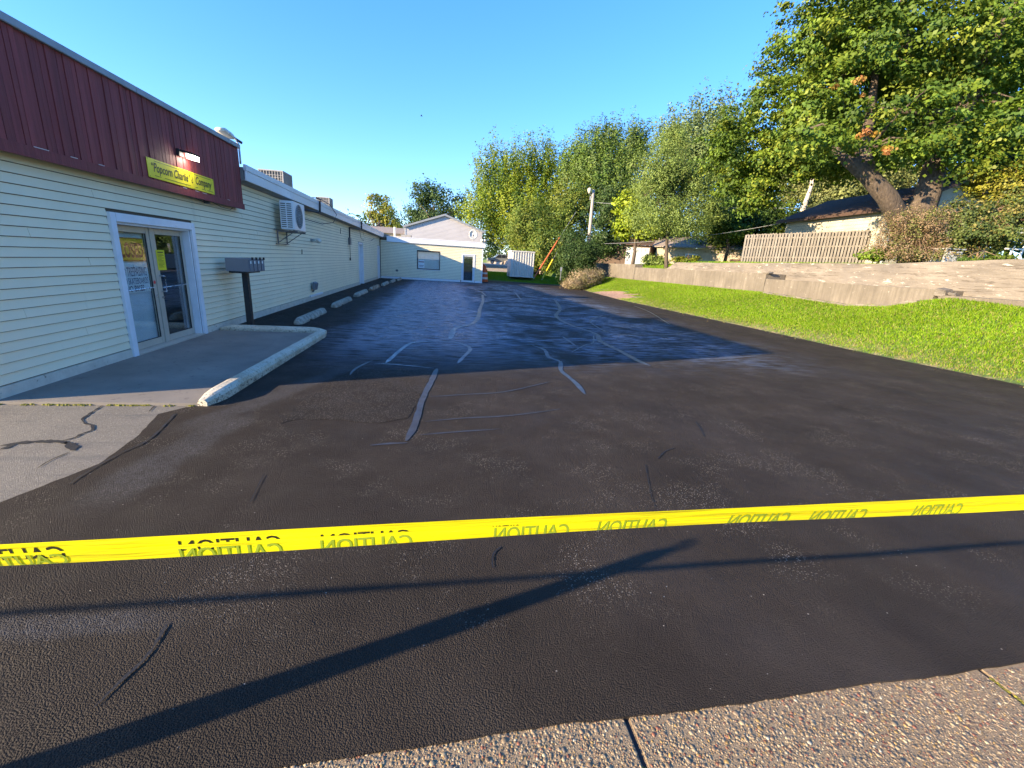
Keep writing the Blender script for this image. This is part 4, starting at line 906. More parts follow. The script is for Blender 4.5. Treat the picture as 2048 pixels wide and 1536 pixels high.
MB().box((cx0 - .01, cyf - .07, cz0), (cx1 + .01, cyf + .04, cz0 + .05)).build('base_rail', 'container_white', ct)
MB().box((cx0 - .012, cyf + .9, cz0 + .08), (cx0 - .003, cyf + 1.1, cz0 + .35)).build('vent', 'hvac_dark', ct)

suv = thing('parked_suv', 'grey green estate car parked side on beyond the grass, partly behind the white box', 'car', (9, 82, 1.25))
sx, sy, sz = 8.3, 82.5, 1.26
side = [(0, .55), (.02, .95), (.15, 1.02), (1.15, 1.10), (1.25, 1.12), (1.95, 1.70), (2.1, 1.76), (4.1, 1.74), (4.55, 1.10), (4.65, 1.0), (4.65, .50), (4.35, .40), (.2, .40)]
MB().prism([(sx + a, sz + b) for a, b in side], 'y', sy, sy + 1.75).build('body', 'car_paint', suv, bevel=.05, smooth=False)
for pts in ([(1.42, 1.13), (2.02, 1.64), (2.55, 1.66), (2.55, 1.13)], [(2.63, 1.13), (2.63, 1.66), (3.35, 1.66), (3.35, 1.13)], [(3.43, 1.13), (3.43, 1.66), (4.05, 1.65), (4.33, 1.13)]):
    MB().prism([(sx + a, sz + b) for a, b in pts], 'y', sy - .012, sy - .002).build('window', 'car_glass', suv)
for wx in (.90, 3.70):
    w = MB().tube([(sx + wx, sy - .03, sz + .34), (sx + wx, sy + .2, sz + .34)], .34, 20).build('wheel', 'rubber', suv)
    MB().tube([(sx + wx, sy - .05, sz + .34), (sx + wx, sy - .028, sz + .34)], .20, 16).build('rim', 'steel', w)
MB().box((sx - .02, sy + .1, sz + .72), (sx + .03, sy + .45, sz + .88)).build('headlight', 'reflective_white', suv)
MB().box((sx + .2, sy - .015, sz + .62), (sx + 4.4, sy - .004, sz + .66)).build('side_moulding', 'dark_grey', suv)

def drum(label, x, y, z, s=1):
    t = thing('traffic_drum', label, 'traffic drum', (x, y, z), 'orange traffic drums by the wing corner')
    segs = [(0, .22, 'barrel_orange', .29), (.22, .36, 'reflective_white', .27), (.36, .56, 'barrel_orange', .26), (.56, .68, 'reflective_white', .24), (.68, .90, 'barrel_orange', .23), (.90, 1.0, 'barrel_orange', .15)]
    for a, b, m, r in segs: MB().lathe((x, y, z), [(r * s, a * s), (r * s, (b - .01) * s), ((r - .012) * s, b * s)], 18).build('drum_band', m, t, smooth=False)
    MB().box((x - .3 * s, y - .3 * s, z), (x + .3 * s, y + .3 * s, z + .05)).build('base', 'rubber', t)
    MB().tube([(x - .08, y, z + 1.0 * s), (x - .06, y, z + 1.08 * s), (x + .06, y, z + 1.08 * s), (x + .08, y, z + 1.0 * s)], .015, 6).build('handle', 'barrel_orange', t)
drum('nearer orange traffic drum with white bands at the corner of the low wing', 3.52, 37.4, .0, 1.2)
drum('orange traffic drum just behind the nearer one, mostly hidden by the wing', 3.50, 38.9, .0, 1.45)

gg = []
for nm, lab, m, a, b, r in (('orange_guy_guard', 'long orange guard leaning up into the shrubs beside the white box', 'guard_orange', (8.45, 40.3, .55), (10.854,41.513,4.277), .07), ('yellow_guy_guard', 'shorter yellow guard leaning beside the orange one', 'guard_yellow', (9.0, 39.3, .55), (10.014,40.125,2.214), .075)):
    t = thing(nm, lab, 'guy guard', a)
    a = Vector(a); b = Vector(b); dv = (b - a)
    MB().tube([a, a + dv * .5, b], r, 8).build('guard_sleeve', m, t)
    MB().tube([a - dv.normalized() * .2, b + dv.normalized() * (3.0 if 'orange' in nm else .8)], .014, 5).build('guy_wire', 'galvanised', t)
up = thing('utility_pole', 'leaning bare wooden light pole rising from the round dark shrub', 'utility pole', (12.5, 38.3, 1))
pt, pb = Vector((13.012,39.629,8.239)), Vector((12.469,37.749,1.273))
MB().tube([pb, pb.lerp(pt, .5), pt], [.17, .15, .12], 12).build('pole', 'pole_wood', up, smooth=True)
MB().tube([pt + Vector((0, 0, -.45)), pt + Vector((-.28, -.1, -.40)), pt + Vector((-.40, -.15, -.15))], .035, 8).build('lamp_arm', 'galvanised', up)
MB().tube([pt + Vector((-.40, -.15, -.35)), pt + Vector((-.40, -.15, -.15)), pt + Vector((-.42, -.16, .05)), pt + Vector((-.42, -.16, .12))], [.06, .16, .16, .05], 12).build('lamp_head', 'aged_white', up, smooth=True)
MB().box(tuple(pt + Vector((-.30, -.25, -.85))), tuple(pt + Vector((-.14, -.1, -.55)))).build('ballast_box', 'galvanised', up, bevel=.01)
MB().lathe(tuple(pb.lerp(pt, .33)), [(.165, 0), (.165, .06)], 12).build('pole_band', 'dark_grey', up)
def wire(label, a, b, sag, r=.012, mat='light_wire'):
    a = Vector(a); b = Vector(b); P = []
    for i in range(21): u = i / 20; p = a.lerp(b, u); p.z -= sag * 4 * u * (1 - u); P.append(p)
    tag(MB().tube(P, r, 5).build('overhead_wire', mat), label, 'wire')
wire('upper pale overhead wire from the light pole to the right', pt + Vector((0, 0, -1.0)), (35.824,22.77,7.273), .5, .016)
wire('lower thin overhead wire crossing in front of the locust tree', pb.lerp(pt, .35), (25.705,28.409,6.132), .5, .014)
sp = thing('sign_stake', 'thin steel stake with a small grey plate at the lot corner', 'stake', (9.736,35.995,0.856))
sb = Vector((9.736,35.995,0.856)); MB().box(tuple(sb + Vector((-.02, -.02, -.3))), tuple(sb + Vector((.02, .02, .75)))).build('post', 'galvanised', sp)
MB().box(tuple(sb + Vector((-.08, -.035, .45))), tuple(sb + Vector((.08, -.022, .75)))).build('plate', 'galvanised', sp)

# ------------------------------------------------------------------ retaining walls on the right
def rough_box(name, a, b, mat, label=None, amp=.006, step=.3, ztop=None, parent=None):
    bm = bmesh.new(); x0, y0, z0 = a; x1, y1, z1 = b
    ny_ = max(2, int((y1 - y0) / step)); nz = max(2, int((z1 - z0) / .2)); nx_ = max(1, int((x1 - x0) / .25))
    mb = MB()
    def P(i, j, k):
        x = x0 + (x1 - x0) * i / nx_; y = y0 + (y1 - y0) * j / ny_; z = z0 + (z1 - z0) * k / nz
        if ztop: z = z0 + (ztop(y) - z0) * k / nz
        s = math.sin(x * 37 + y * 19.7 + z * 53) * .5 + math.sin(y * 5.1 + z * 11) * .5
        t_ = math.sin(y * 23.1 + x * 3 + z * 7.7)
        return (x + s * amp * (i == 0), y, z + t_ * amp * .5 * (k == nz))
    def grid(f, m, n):
        o = len(mb.v)
        for i in range(m + 1):
            for j in range(n + 1): mb.v.append(f(i, j))
        for i in range(m):
            for j in range(n): q = o + i * (n + 1) + j; mb.f.append((q, q + 1, q + n + 2, q + n + 1))
    grid(lambda i, j: P(0, i, j), ny_, nz); grid(lambda i, j: P(nx_, i, j), ny_, nz); grid(lambda i, j: P(j, i, nz), ny_, nx_)
    grid(lambda i, j: P(i, 0, j), nx_, nz); grid(lambda i, j: P(i, ny_, j), nx_, nz)
    me = bpy.data.meshes.new(name); me.from_pydata(mb.v, [], mb.f); bm.from_mesh(me)
    bmesh.ops.remove_doubles(bm, verts=bm.verts, dist=.0005); bmesh.ops.recalc_face_normals(bm, faces=bm.faces); bm.to_mesh(me); bm.free()
    o = link(name, me, mat, parent)
    if label: tag(o, label, 'retaining wall', 'low stepped retaining walls')
    return o
rough_box('retaining_wall', (14.0, -3, .3), (14.98, 10.60, 1.57), 'wall_concrete', 'nearest and lowest retaining wall section half buried in grass', step=.25)
rough_box('retaining_wall', (14.0, 10.72, .3), (14.98, 17.60, 1.71), 'wall_concrete', 'second retaining wall section with cracked base behind the grass', step=.25)
rough_box('retaining_wall', (14.02, 17.66, .3), (14.98, 31.2, 1.96), 'wall_concrete', 'long middle retaining wall section ending at a step up', step=.3, ztop=lambda y: 1.93 + .0 * y if y < 26.3 else 1.93)
rough_box('retaining_wall', (14.0, 31.25, .3), (14.6, 40.5, 2.14), 'wall_concrete', 'farthest and tallest retaining wall section beside the shrubs', step=.3)
tag(MB().obox((13.98, 10.45, 1.50), (.30, .02, .05), (-.02, .26, .04), (0, 0, .20)).obox((14.02, 10.2, 1.56), (.22, .02, -.02), (-.02, .2, .04), (0, 0, .07)).build('broken_block', 'old_wall_concrete', bevel=.02), 'broken concrete lump where the low wall steps down', 'rubble')
tag(MB().obox((13.99, 17.5, 1.93), (.25, 0, 0), (0, .4, 0), (0, 0, .09)).build('broken_block', 'old_wall_concrete', bevel=.02), 'small concrete lump on the wall joint of the long section', 'rubble')
# cracked footing ledge at grass level
rough_box('wall_footing', (13.82, 11.0, .2), (14.0, 17.4, 1.06), 'old_wall_concrete', step=.2, amp=.03, ztop=lambda y: interp(WBASE, y) + .03)
tag(bpy.data.objects['wall_footing'], 'crumbling concrete footing showing under the cracked low wall', 'footing')
uw = rough_box('upper_wall', (15.0, -3, .8), (15.35, 29.0, 2.6), 'old_wall_concrete', step=.25, amp=.010, ztop=lambda y: 2.62 - .17 * sst(9, 14, y) - .08 * sst(14, 27, y) - .52 * sst(27.0, 29, y))
tag(uw, 'tall weathered rough concrete wall behind the low stepped walls', 'retaining wall')

# ------------------------------------------------------------------ fence and garage
fn = thing('picket_fence', 'weathered shadowbox picket fence leaning on the terrace above the walls', 'fence', (20.4, 23.5, 2.4))
fa_, fb_ = Vector((18.37, 25.5, 2.50)), Vector((22.63, 21.36, 2.72)); dv = fb_ - fa_; L = dv.length; dh = Vector((dv.x, dv.y, 0)).normalized(); nv = Vector((dh.y, -dh.x, 0))
if nv.y > 0: nv = -nv
N = 40
pk = None
for side_ in (0, 1):
    for i in range(N):
        u = (i + .5 * side_) / N; p = fa_ + dv * u + nv * (.045 if side_ == 0 else -.07); h = 1.68 + .1 * u + random.uniform(-.02, .02); w = .10
        ln = random.uniform(-.012, .012)
        mb = MB(); d3 = dh
        a = p - d3 * w / 2; pts = [(0, 0), (w, 0), (w, h - .04), (w * .75, h), (w * .25, h), (0, h - .04)]
        for t_ in (0, .018):
            for q, z in pts: mb.v.append(tuple(a + d3 * (q + ln * z) + Vector((0, 0, z + (.06 if side_ else .02))) + nv * t_))
        mb.f = [(0, 1, 2, 3, 4, 5), (11, 10, 9, 8, 7, 6)] + [(k, 6 + k, 6 + (k + 1) % 6, (k + 1) % 6) for k in range(6)]
        mb.build('picket', 'cedar_picket', fn)
for z in (.35, .95, 1.45): MB().obox(fa_ + Vector((0, 0, z)) - nv * .045, dv, nv * .085, (0, 0, .08)).build('rail', 'cedar_picket', fn)
for u in (0, .33, .66, 1): MB().obox(fa_ + dv * u - dh * .05 - nv * .13 + Vector((0, 0, -.4)), dh * .09, nv * .08, (0, 0, 2.05)).build('post', 'cedar_picket', fn)

gr = thing('garage', 'cream garage with brown shingle roof behind the picket fence', 'garage', (24, 27, 2.4))
A = Vector((23.086,28.16,3.653)); Bv = Vector((22.721,20.382,3.501)); A.z = Bv.z = 2.3; gd = (Bv - A).normalized(); gn = Vector((gd.y, -gd.x, 0)); 
if gn.x < 0: gn = -gn                                    # away from the camera
Lg = (Bv - A).length; Wg = 6.0; ze = 5.6
def GP(u, w, z): return A + gd * u + gn * w + Vector((0, 0, z - 2.3))
mb = MB(); mb.obox(GP(0, 0, 2.2), gd * Lg, gn * Wg, (0, 0, ze - 2.2)); mb.build('wall', 'garage_wall', gr)
for u in (0.0, Lg):
    gm = MB(); n = 0; off = gd * (-.001 if u == 0 else .001)
    gm.v += [tuple(GP(u, 0, ze) + off), tuple(GP(u, Wg, ze) + off), tuple(GP(u, Wg / 2, ze + 1.45) + off)]; gm.f.append((n, n + 1, n + 2)); gm.build('gable', 'garage_wall', gr)

sl = Vector(gn * (Wg / 2 + .45)) + Vector((0, 0, 1.52))
rf = MB().obox(GP(-.4, -.45, ze - .17), gd * (Lg + 1.0), sl, (0, 0, .10)).build('roof', 'brown_shingle', gr)
MB().obox(GP(-.4, Wg + .45, ze - .17), gd * (Lg + 1.0), Vector(-gn * (Wg / 2 + .45)) + Vector((0, 0, 1.52)), (0, 0, .10)).build('roof', 'brown_shingle', gr)
mb = MB(); nr_ = 14
for k in range(nr_):
    p = GP(-.4, -.45, ze - .07) + sl * (k / nr_); mb.obox(p, gd * (Lg + 1.0), sl / nr_ * .98, (0, 0, .022))
mb.build('shingle_row', 'brown_shingle', rf)['kind'] = 'stuff'
MB().obox(GP(-.42, -.49, ze - .24), gd * (Lg + 1.04), gn * .035, (0, 0, .15)).build('fascia', 'brown_trim', gr)
mb = MB()
for k in range(14):
    z = 2.5 + k * .2; mb.obox(GP(0, -.02, z), gd * Lg, gn * .018, (0, 0, .185))
mb.build('siding', 'garage_wall', gr)['kind'] = 'stuff'
mb = MB()
for k in range(18):
    z = 2.5 + k * .2; wmax = Wg
    lo_ = 0 if z < ze else (z - ze) / 1.45 * Wg / 2
    if lo_ < Wg / 2 - .1: mb.obox(GP(Lg + .004, lo_ + .02, z), gn * (Wg - 2 * lo_ - .04), gd * .02, (0, 0, .185))
mb.build('siding', 'garage_wall', gr)['kind'] = 'stuff'
MB().obox(GP(Lg - .05, -.03, 2.4), gd * .09, gn * .09, (0, 0, ze - 2.45)).build('corner_trim', 'white_paint', gr)

# houses behind the trees
bh = thing('beige_outbuilding', 'low beige outbuilding with a small white window behind the locust trunk', 'building', (23, 39, 2.3))
p0, p1 = Vector((20.6, 41.6, 2.0)), Vector((27.8, 35.9, 2.0)); dd_ = p1 - p0; nn = Vector((-dd_.y, dd_.x, 0)).normalized()
if nn.y < 0: nn = -nn
MB().obox(p0, dd_, nn * 5, (0, 0, 2.0)).build('wall', 'house_beige', bh)
MB().obox(p0 - dd_ * .04 - nn * .3 + Vector((0, 0, 2.0)), dd_ * 1.08, nn * 3 + Vector((0, 0, 1.1)), (0, 0, .1)).build('roof', 'weathered_roof', bh)
wq = p0 + dd_ * .30 - nn * .03 + Vector((0, 0, .75))
ww = MB().obox(wq, dd_.normalized() * 1.1, nn * .025, (0, 0, .75)).build('window_frame', 'white_paint', bh)
MB().obox(wq + dd_.normalized() * .1 - nn * .006 + Vector((0, 0, .1)), dd_.normalized() * .9, nn * .005, (0, 0, .55)).build('pane', 'car_glass', ww)
MB().obox(p0 + dd_ * .72 - nn * .02 + Vector((0, 0, .6)), dd_.normalized() * .9, nn * .018, (0, 0, .6)).build('vent', 'shed_brown', bh)
sh = thing('dark_shed', 'dark brown shed with a pale panel door deep in the trees', 'shed', (17, 43, 1.8))
q0, q1 = Vector((15.6, 45.8, 1.6)), Vector((20.3, 42.2, 1.6)); de = q1 - q0; ne = Vector((-de.y, de.x, 0)).normalized()
if ne.y < 0: ne = -ne
MB().obox(q0, de, ne * 4, (0, 0, 2.5)).build('wall', 'shed_brown', sh)
MB().obox(q0 - ne * .3 + Vector((0, 0, 2.5)), de * 1.05, ne * 2.3 + Vector((0, 0, .7)), (0, 0, .08)).build('roof', 'brown_shingle', sh)
dq = q0 + de * .60 - ne * .05
for k in range(3): MB().obox(dq + de * (.13 * k), de * .125, ne * .045, (0, 0, 2.3)).build('panel_door', 'shed_door', sh)
# white lattice and chairs seen through the brush at right
lt = thing('white_trellis', 'white painted trellis post showing through the brush at the right edge', 'trellis', (22.292,14.574,3.564))
p = Vector((20.658,13.707,3.226))
for k in range(3): MB().obox(p + Vector((.32 * k, -.1 * k, -.3)), (.06, 0, 0), (0, .04, 0), (.12, 0, 1.15)).build('post', 'white_paint', lt)
for z in (.05, .35, .62): MB().obox(p + Vector((-.2, .06, z)), (1.2, -.36, 0), (0, .025, 0), (0, 0, .05)).build('rail', 'white_paint', lt)
wb = thing('white_lawn_table', 'pale blue white garden table half hidden by brush', 'table', (19.695,14.899,3.128))
p = Vector((19.118,14.409,2.905))
MB().obox(p + Vector((-.35, 0, .28)), (.75, -.1, 0), (.1, .6, 0), (0, 0, .05)).build('tabletop', 'shed_door', wb, bevel=.01)
for k in ((-.3, .05), (.32, -.03), (-.2, .55), (.42, .5)): MB().obox(p + Vector((k[0], k[1], -.35)), (.06, 0, 0), (0, .06, 0), (0, 0, .63)).build('leg', 'shed_door', wb)
MB().obox(p + Vector((-.32, .0, -.2)), (.62, -.06, 0), (0, .03, 0), (0, 0, .42)).build('side_panel', 'shed_door', wb)

# ------------------------------------------------------------------ plants
def foliage(name, blobs, nclump, per, leaf, cr, pal, mat='leaf', parent=None, seed=1, flat=.6, elong=0, shell=.45, up=.18, weight=None, cvar=.22, gap=0, droop=0):
    """leaf shaped faces gathered in clumps spread through the crown's volume"""
    g = np.random.default_rng(seed); b = np.array(blobs, float)      # x,y,z,rx,rz
    w = (b[:, 3] ** 1.6) * (b[:, 4] ** .8)
    if weight: w = w * np.array(weight)
    w /= w.sum(); idx = g.choice(len(b), nclump, p=w)
    d = g.normal(size=(nclump, 3)); d /= np.linalg.norm(d, axis=1, keepdims=True)
    r = g.uniform(0, 1, nclump) ** shell
    rad = np.stack([b[idx, 3], b[idx, 3], b[idx, 4]], 1)
    c = b[idx, :3] + d * r[:, None] * rad
    if gap:      # carve holes
        hc = c[g.choice(nclump, gap)]; 
        keep = np.ones(nclump, bool)
        for h_ in hc: keep &= np.linalg.norm(c - h_, axis=1) > cr * 1.3
        c = c[keep]; d = d[keep]; nclump = len(c)
    pal = np.array(pal); ccol = pal[g.integers(0, len(pal), nclump)] * g.uniform(1 - cvar, 1 + cvar, (nclump, 1))
    csz = cr * g.uniform(.55, 1.35, nclump)
    n = nclump * per; ci = np.repeat(np.arange(nclump), per)
    off = g.normal(size=(n, 3)) * csz[ci][:, None] * .5 * np.array([1, 1, flat])
    if elong:
        ax = d * .45 + np.array([0, 0, 1.0]); ax /= np.linalg.norm(ax, axis=1, keepdims=True)
        tt = g.uniform(-.3, 1, n) * elong * csz[ci]; off = off * (1 - .75 * np.clip(tt / (elong * csz[ci]), 0, 1))[:, None] + ax[ci] * tt[:, None]
    if droop: off[:, 2] -= droop * (off[:, 0] ** 2 + off[:, 1] ** 2) / csz[ci]
    p = c[ci] + off
    oc = off / (np.linalg.norm(off, axis=1, keepdims=True) + 1e-6)
    nr = g.normal(size=(n, 3)) * .55 + np.array([0, 0, up * 2]) + d[ci] * .7 + oc * .7; nr /= np.linalg.norm(nr, axis=1, keepdims=True)
    tmp = g.normal(size=(n, 3)); u = np.cross(nr, tmp); u /= np.linalg.norm(u, axis=1, keepdims=True); v = np.cross(nr, u)
    s = leaf * g.uniform(.6, 1.3, n)[:, None]
    P = np.stack([p - u * s * .5, p + v * s * .36 - nr * s * .08 + u * s * .05, p + u * s * .5 - nr * s * .12, p - v * s * .36 - nr * s * .08 + u * s * .05], 1)
    F = np.arange(n * 4).reshape(n, 4); tint = np.repeat(ccol[ci] * g.uniform(.87, 1.13, (n, 1)), 4, 0)
    return np_mesh(name, P.reshape(-1, 3), F, np.clip(tint, 0, 1), mat, parent), c
def tree(name, label, base, blobs, nclump, per, leaf, cr, pal, trunk_r, seed, limbs=12, bark='bark', cat='tree', trunk_pts=None, group=None, twigr=.012, **k):
    t = thing(name, label, cat, base, group)
    crown, c = foliage('crown', blobs, nclump, per, leaf, cr, pal, parent=t, seed=seed, **k)
    g = np.random.default_rng(seed + 50); mb = MB(); base = Vector(base)
    cc = Vector(np.average(np.array(blobs)[:, :3], axis=0, weights=np.array(blobs)[:, 3]))
    top = trunk_pts or [base - Vector((0, 0, .3)), base.lerp(Vector((base.x, base.y, cc.z)), .4) + Vector((.15, .1, 0)), base.lerp(cc, .8), cc + Vector((0, 0, .6))]
    top = [Vector(q) for q in top]; rr = [trunk_r * (1.25, .9, .6, .25, .15, .1)[min(i, 5)] for i in range(len(top))]
    mb.tube(top, rr, 10)
    for i in g.choice(len(c), min(limbs, len(c)), replace=False):
        e = Vector(c[i]); u = g.uniform(.35, .95); j = min(int(u * (len(top) - 1)), len(top) - 2); f_ = u * (len(top) - 1) - j
        s = top[j].lerp(top[j + 1], f_); m = s.lerp(e, .5) + Vector((g.uniform(-.3, .3), g.uniform(-.3, .3), g.uniform(0, .5))) * (e - s).length * .2
        mb.tube([s, m, e], [max(twigr, trunk_r * .32), max(twigr, trunk_r * .16), twigr], 6)
    mb.build('trunk', bark, t, smooth=True)
    return t, c
G1 = [(.095, .155, .022), (.125, .185, .024), (.07, .125, .022), (.155, .20, .026)]
YG = [(.19, .20, .02), (.15, .18, .02), (.23, .22, .025), (.11, .15, .02)]
DG = [(.05, .09, .024), (.07, .115, .03), (.04, .075, .022)]
BGn = [(.10, .155, .055), (.125, .18, .065), (.08, .13, .045)]
LG_ = [(.18, .25, .06), (.23, .30, .075), (.15, .215, .055)]

# big maple on the right: forked trunk, layered maple leaves
mp = thing('maple_tree', 'large maple with forked trunk in front of the garage', 'tree', (20.0, 17.5, 2.5))
mblobs = [(22.549,20.707,17.926,6.552,4.149), (16.59,20.746,12.571,2.129,2.466), (18.265,19.114,11.552,3.402,2.552), (21.247,17.943,11.096,3.517,2.483), (16.413,19.918,9.541,2.466,1.905), (18.311,18.237,8.486,2.764,1.595), (19.909,16.683,7.695,2.414,1.207), (18.332,24.129,8.839,2.345,1.71), (19.665,22.595,7.956,2.644,1.269),
          (18.125,25.758,7.026,2.092,1.793), (18.725,25.461,6.343,1.644,1.255), (21.647,15.953,8.038,2.149,1.466), (17.393,19.888,13.751,2.977,1.701), (20.289,21.712,8.942,3.54,1.77), (25.342,22.848,12.313,5.816,4.23), (20.454,24.851,12.681,3.586,3.31), (26.539,19.793,13.414,2.759,5.057), (16.403,22.698,10.049,1.264,1.011), (15.735,23.568,8.994,1.322,0.899), (16.746,24.008,11.166,1.19,1.11), (16.001,24.831,9.895,1.324,0.993), (16.327,26.609,8.932,1.554,1.255), (17.399,25.32,8.757,1.724,1.149), (16.545,25.532,8.983,1.437,1.437), (17.983,24.916,7.686,2.011,1.437), (18.347,23.074,8.844,2.379,1.586), (14.779,17.23,7.24,1.591,0.716), (15.868,16.866,6.993,1.186,0.474), (19.156,23.85,8.357,1.931,1.103), (17.821,16.508,6.919,1.384,0.593), (20.175,15.561,6.498,1.159,0.541)]
crown, mc = foliage('crown', mblobs, 3700, 66, .165, .60, [(.125, .195, .024), (.15, .22, .026), (.10, .165, .024), (.20, .245, .03), (.08, .14, .024)], parent=mp, seed=11, flat=.38, shell=.5, up=.4, gap=85, droop=.25, cvar=.30)
o_, _c = foliage('autumn_leaves', [(15.618,16.907,9.215,0.153,0.114), (15.814,16.72,8.675,0.153,0.172), (16.325,15.63,6.627,0.168,0.168), (15.719,16.103,7.183,0.452,0.094), (15.034,17.4,9.112,0.098,0.098)], 22, 16, .12, .13, [(.40, .17, .06), (.34, .22, .04), (.42, .24, .07)], parent=mp, seed=5)
mb = MB(); b0 = Vector((20.508,16.797,2.885)); fk = Vector((20.336,17.241,4.346))
mb.tube([b0, Vector((20.471,17.101,3.934)), fk], [.72, .56, .53], 14)
mb.tube([fk + Vector((-.1, 0, -.5)), Vector((18.773,17.376,5.355)), Vector((17.723,17.581,6.182)), Vector((16.775,17.913,6.777)), Vector((16.383,18.615,7.527)), Vector((15.981,19.802,8.868))], [.46, .37, .32, .20, .12, .05], 12)
mb.tube([Vector((17.723,17.581,6.182)), Vector((17.69,18.098,7.245)), Vector((18.181,18.6,8.57)), Vector((18.599,19.418,10.967)), Vector((18.198,20.135,13.255))], [.34, .27, .2, .13, .05], 10)
mb.tube([fk + Vector((.1, 0, -.5)), Vector((20.679,17.326,5.599)), Vector((20.939,17.61,6.758)), Vector((21.166,17.615,7.658)), Vector((21.85,17.802,9.48)), Vector((22.612,18.08,11.669)), Vector((23.459,18.218,13.417)), Vector((24.648,18.71,15.877))], [.52, .46, .41, .34, .31, .27, .2, .1], 12)
mb.tube([Vector((21.074,17.624,7.263)), Vector((20.632,18.391,8.955)), Vector((20.06,19.249,11.264)), Vector((19.583,20.217,14.388))], [.26, .2, .14, .06], 8)
mb.tube([Vector((21.146,17.997,8.994)), Vector((19.459,18.031,8.829)), Vector((18.105,18.185,8.919))], [.16, .12, .05], 8)
mb.tube([Vector((21.951,17.844,9.689)), Vector((21.741,18.633,11.6)), Vector((21.888,19.018,13.049))], [.14, .09, .05], 8)
gg_ = np.random.default_rng(8)
segs_ = [Vector((16.593,17.718,6.722)), Vector((17.804,17.968,7.228)), Vector((18.599,19.418,10.967)), Vector((21.166,17.615,7.658)), Vector((21.85,17.802,9.48)), Vector((22.612,18.08,11.669)), Vector((20.623,18.57,9.582)), Vector((14.72,18.313,7.678))]
for i in gg_.choice(len(mc), 130, replace=False):
    e = Vector(mc[i]); s = min(segs_, key=lambda q: (q - e).length)
    if (s - e).length > 3.2: continue
    mb.tube([s, s.lerp(e, .5) + Vector((0, 0, .25)), e], [.07, .04, .012], 5)
mb.build('trunk', 'bark', mp, smooth=True)

TG = 'trees beyond the parking lot'
def hb(px_py): return px_py
tree('yellow_tree', 'small yellowing tree above the long roof at far left', (-14, 62, 0), [(-9.549,73.326,9.285,1.669,1.366), (-8.538,72.444,6.79,2.276,2.124), (-7.017,71.752,5.275,2.655,1.669), (-10.2,73.014,7.786,0.91,0.91), (-6.32,72.615,8.747,0.759,0.607)], 190, 46, .30, .75, [(.38, .33, .04), (.30, .30, .04), (.16, .20, .04)], .3, 21, group=TG, gap=6)
tree('elm_tree', 'tall blue green tree standing behind the grey gable', (-1, 78, 1), [(-3.165,88.07,13.153,2.575,2.207), (-4.013,87.074,9.121,3.126,2.759), (0.029,87.196,12.015,3.494,2.575), (2.77,86.392,10.851,2.207,2.391), (-1.447,86.172,7.504,4.598,2.575), (-4.271,88.568,14.237,1.103,1.103)], 420, 50, .36, 1.1, BGn + DG, .5, 22, group=TG, gap=10, flat=1.1)
tree('silver_maple', 'broad yellow green tree with upright sprays behind the white box', (11.2, 58, .8), [(7.92,60.507,11.883,3.991,3.54), (12.672,59.942,12.785,3.09,3.218), (5.659,58.55,7.318,3.034,3.477), (10.336,57.821,7.596,4.741,3.793), (9.891,55.879,4.189,3.103,1.986), (4.777,60.383,9.528,1.416,1.802), (14.068,57.411,8.426,1.897,3.793), (3.289,60.903,6.737,1.441,1.179)], 1150, 66, .22, .85, [(.26, .31, .028), (.21, .275, .028), (.17, .24, .028), (.10, .165, .026)], .6, 23, group=TG, elong=2.6, flat=.8, up=.1)
tree('hedgerow_tree', 'mixed olive green tree mass hanging over the white box', (10.5, 50, .8), [(8.579,52.065,4.804,1.494,1.609), (9.584,49.998,5.558,3.034,2.759), (11.305,46.935,3.236,2.379,2.644), (9.164,48.107,2.347,1.189,1.945), (8.098,69.395,6.173,2.124,2.731), (13.382,49.631,6.58,2.759,3.034), (14.439,50.068,8.767,2.207,2.483)], 950, 64, .19, .65, [(.17, .225, .038), (.13, .19, .034), (.09, .145, .030), (.23, .26, .045)], .4, 24, group=TG, flat=1.3, gap=12)
tree('ash_tree', 'tall green tree with pointed sprays left of the light pole top', (14, 52, 1), [(16.683,52.995,13.028,2.414,2.874), (18.635,53.318,15.356,1.609,1.724), (15.299,54.003,12.023,2.11,2.11), (18.049,51.056,10.735,3.098,3.379), (21.21,52.446,13.85,2.069,2.586), (22.036,52.788,15.558,1.149,1.609)], 1000, 60, .20, .8, [(.14, .22, .04), (.18, .26, .05), (.10, .17, .035), (.15, .21, .07)], .5, 25, group=TG, elong=2.4, flat=.8, up=.1)
tree('shade_tree', 'dark dense tree behind the light pole shading the shed', (16, 47, 1.5), [(17.51,46.977,7.166,3.172,3.172), (20.617,46.925,8.877,2.644,3.172), (16.656,45.324,4.532,2.328,1.81), (22.756,44.796,6.388,3.103,2.845), (18.606,45.797,3.67,2.115,1.163)], 620, 60, .22, .8, DG, .5, 26, group=TG)
tree('poplar_tree', 'pale green upright tree top behind the locust', (22, 50, 2), [(25.78,49.955,15.281,2.207,2.207), (28.47,50.137,17.564,1.545,2.097), (30.094,50.034,18.191,1.214,1.655), (27.988,49.009,13.288,3.31,3.31), (31.23,48.954,15.074,1.931,3.31)], 620, 56, .23, .85, [(.19, .25, .09), (.24, .30, .12), (.15, .20, .07)], .4, 27, group=TG, elong=2.6, flat=.8, up=.1)
lp_ = [Vector((16.823,31.692,1.144)), Vector((16.827,32.312,3.334)), Vector((16.907,32.92,5.529)), Vector((16.469,33.505,7.328)), Vector((16.81,34.073,9.538))]
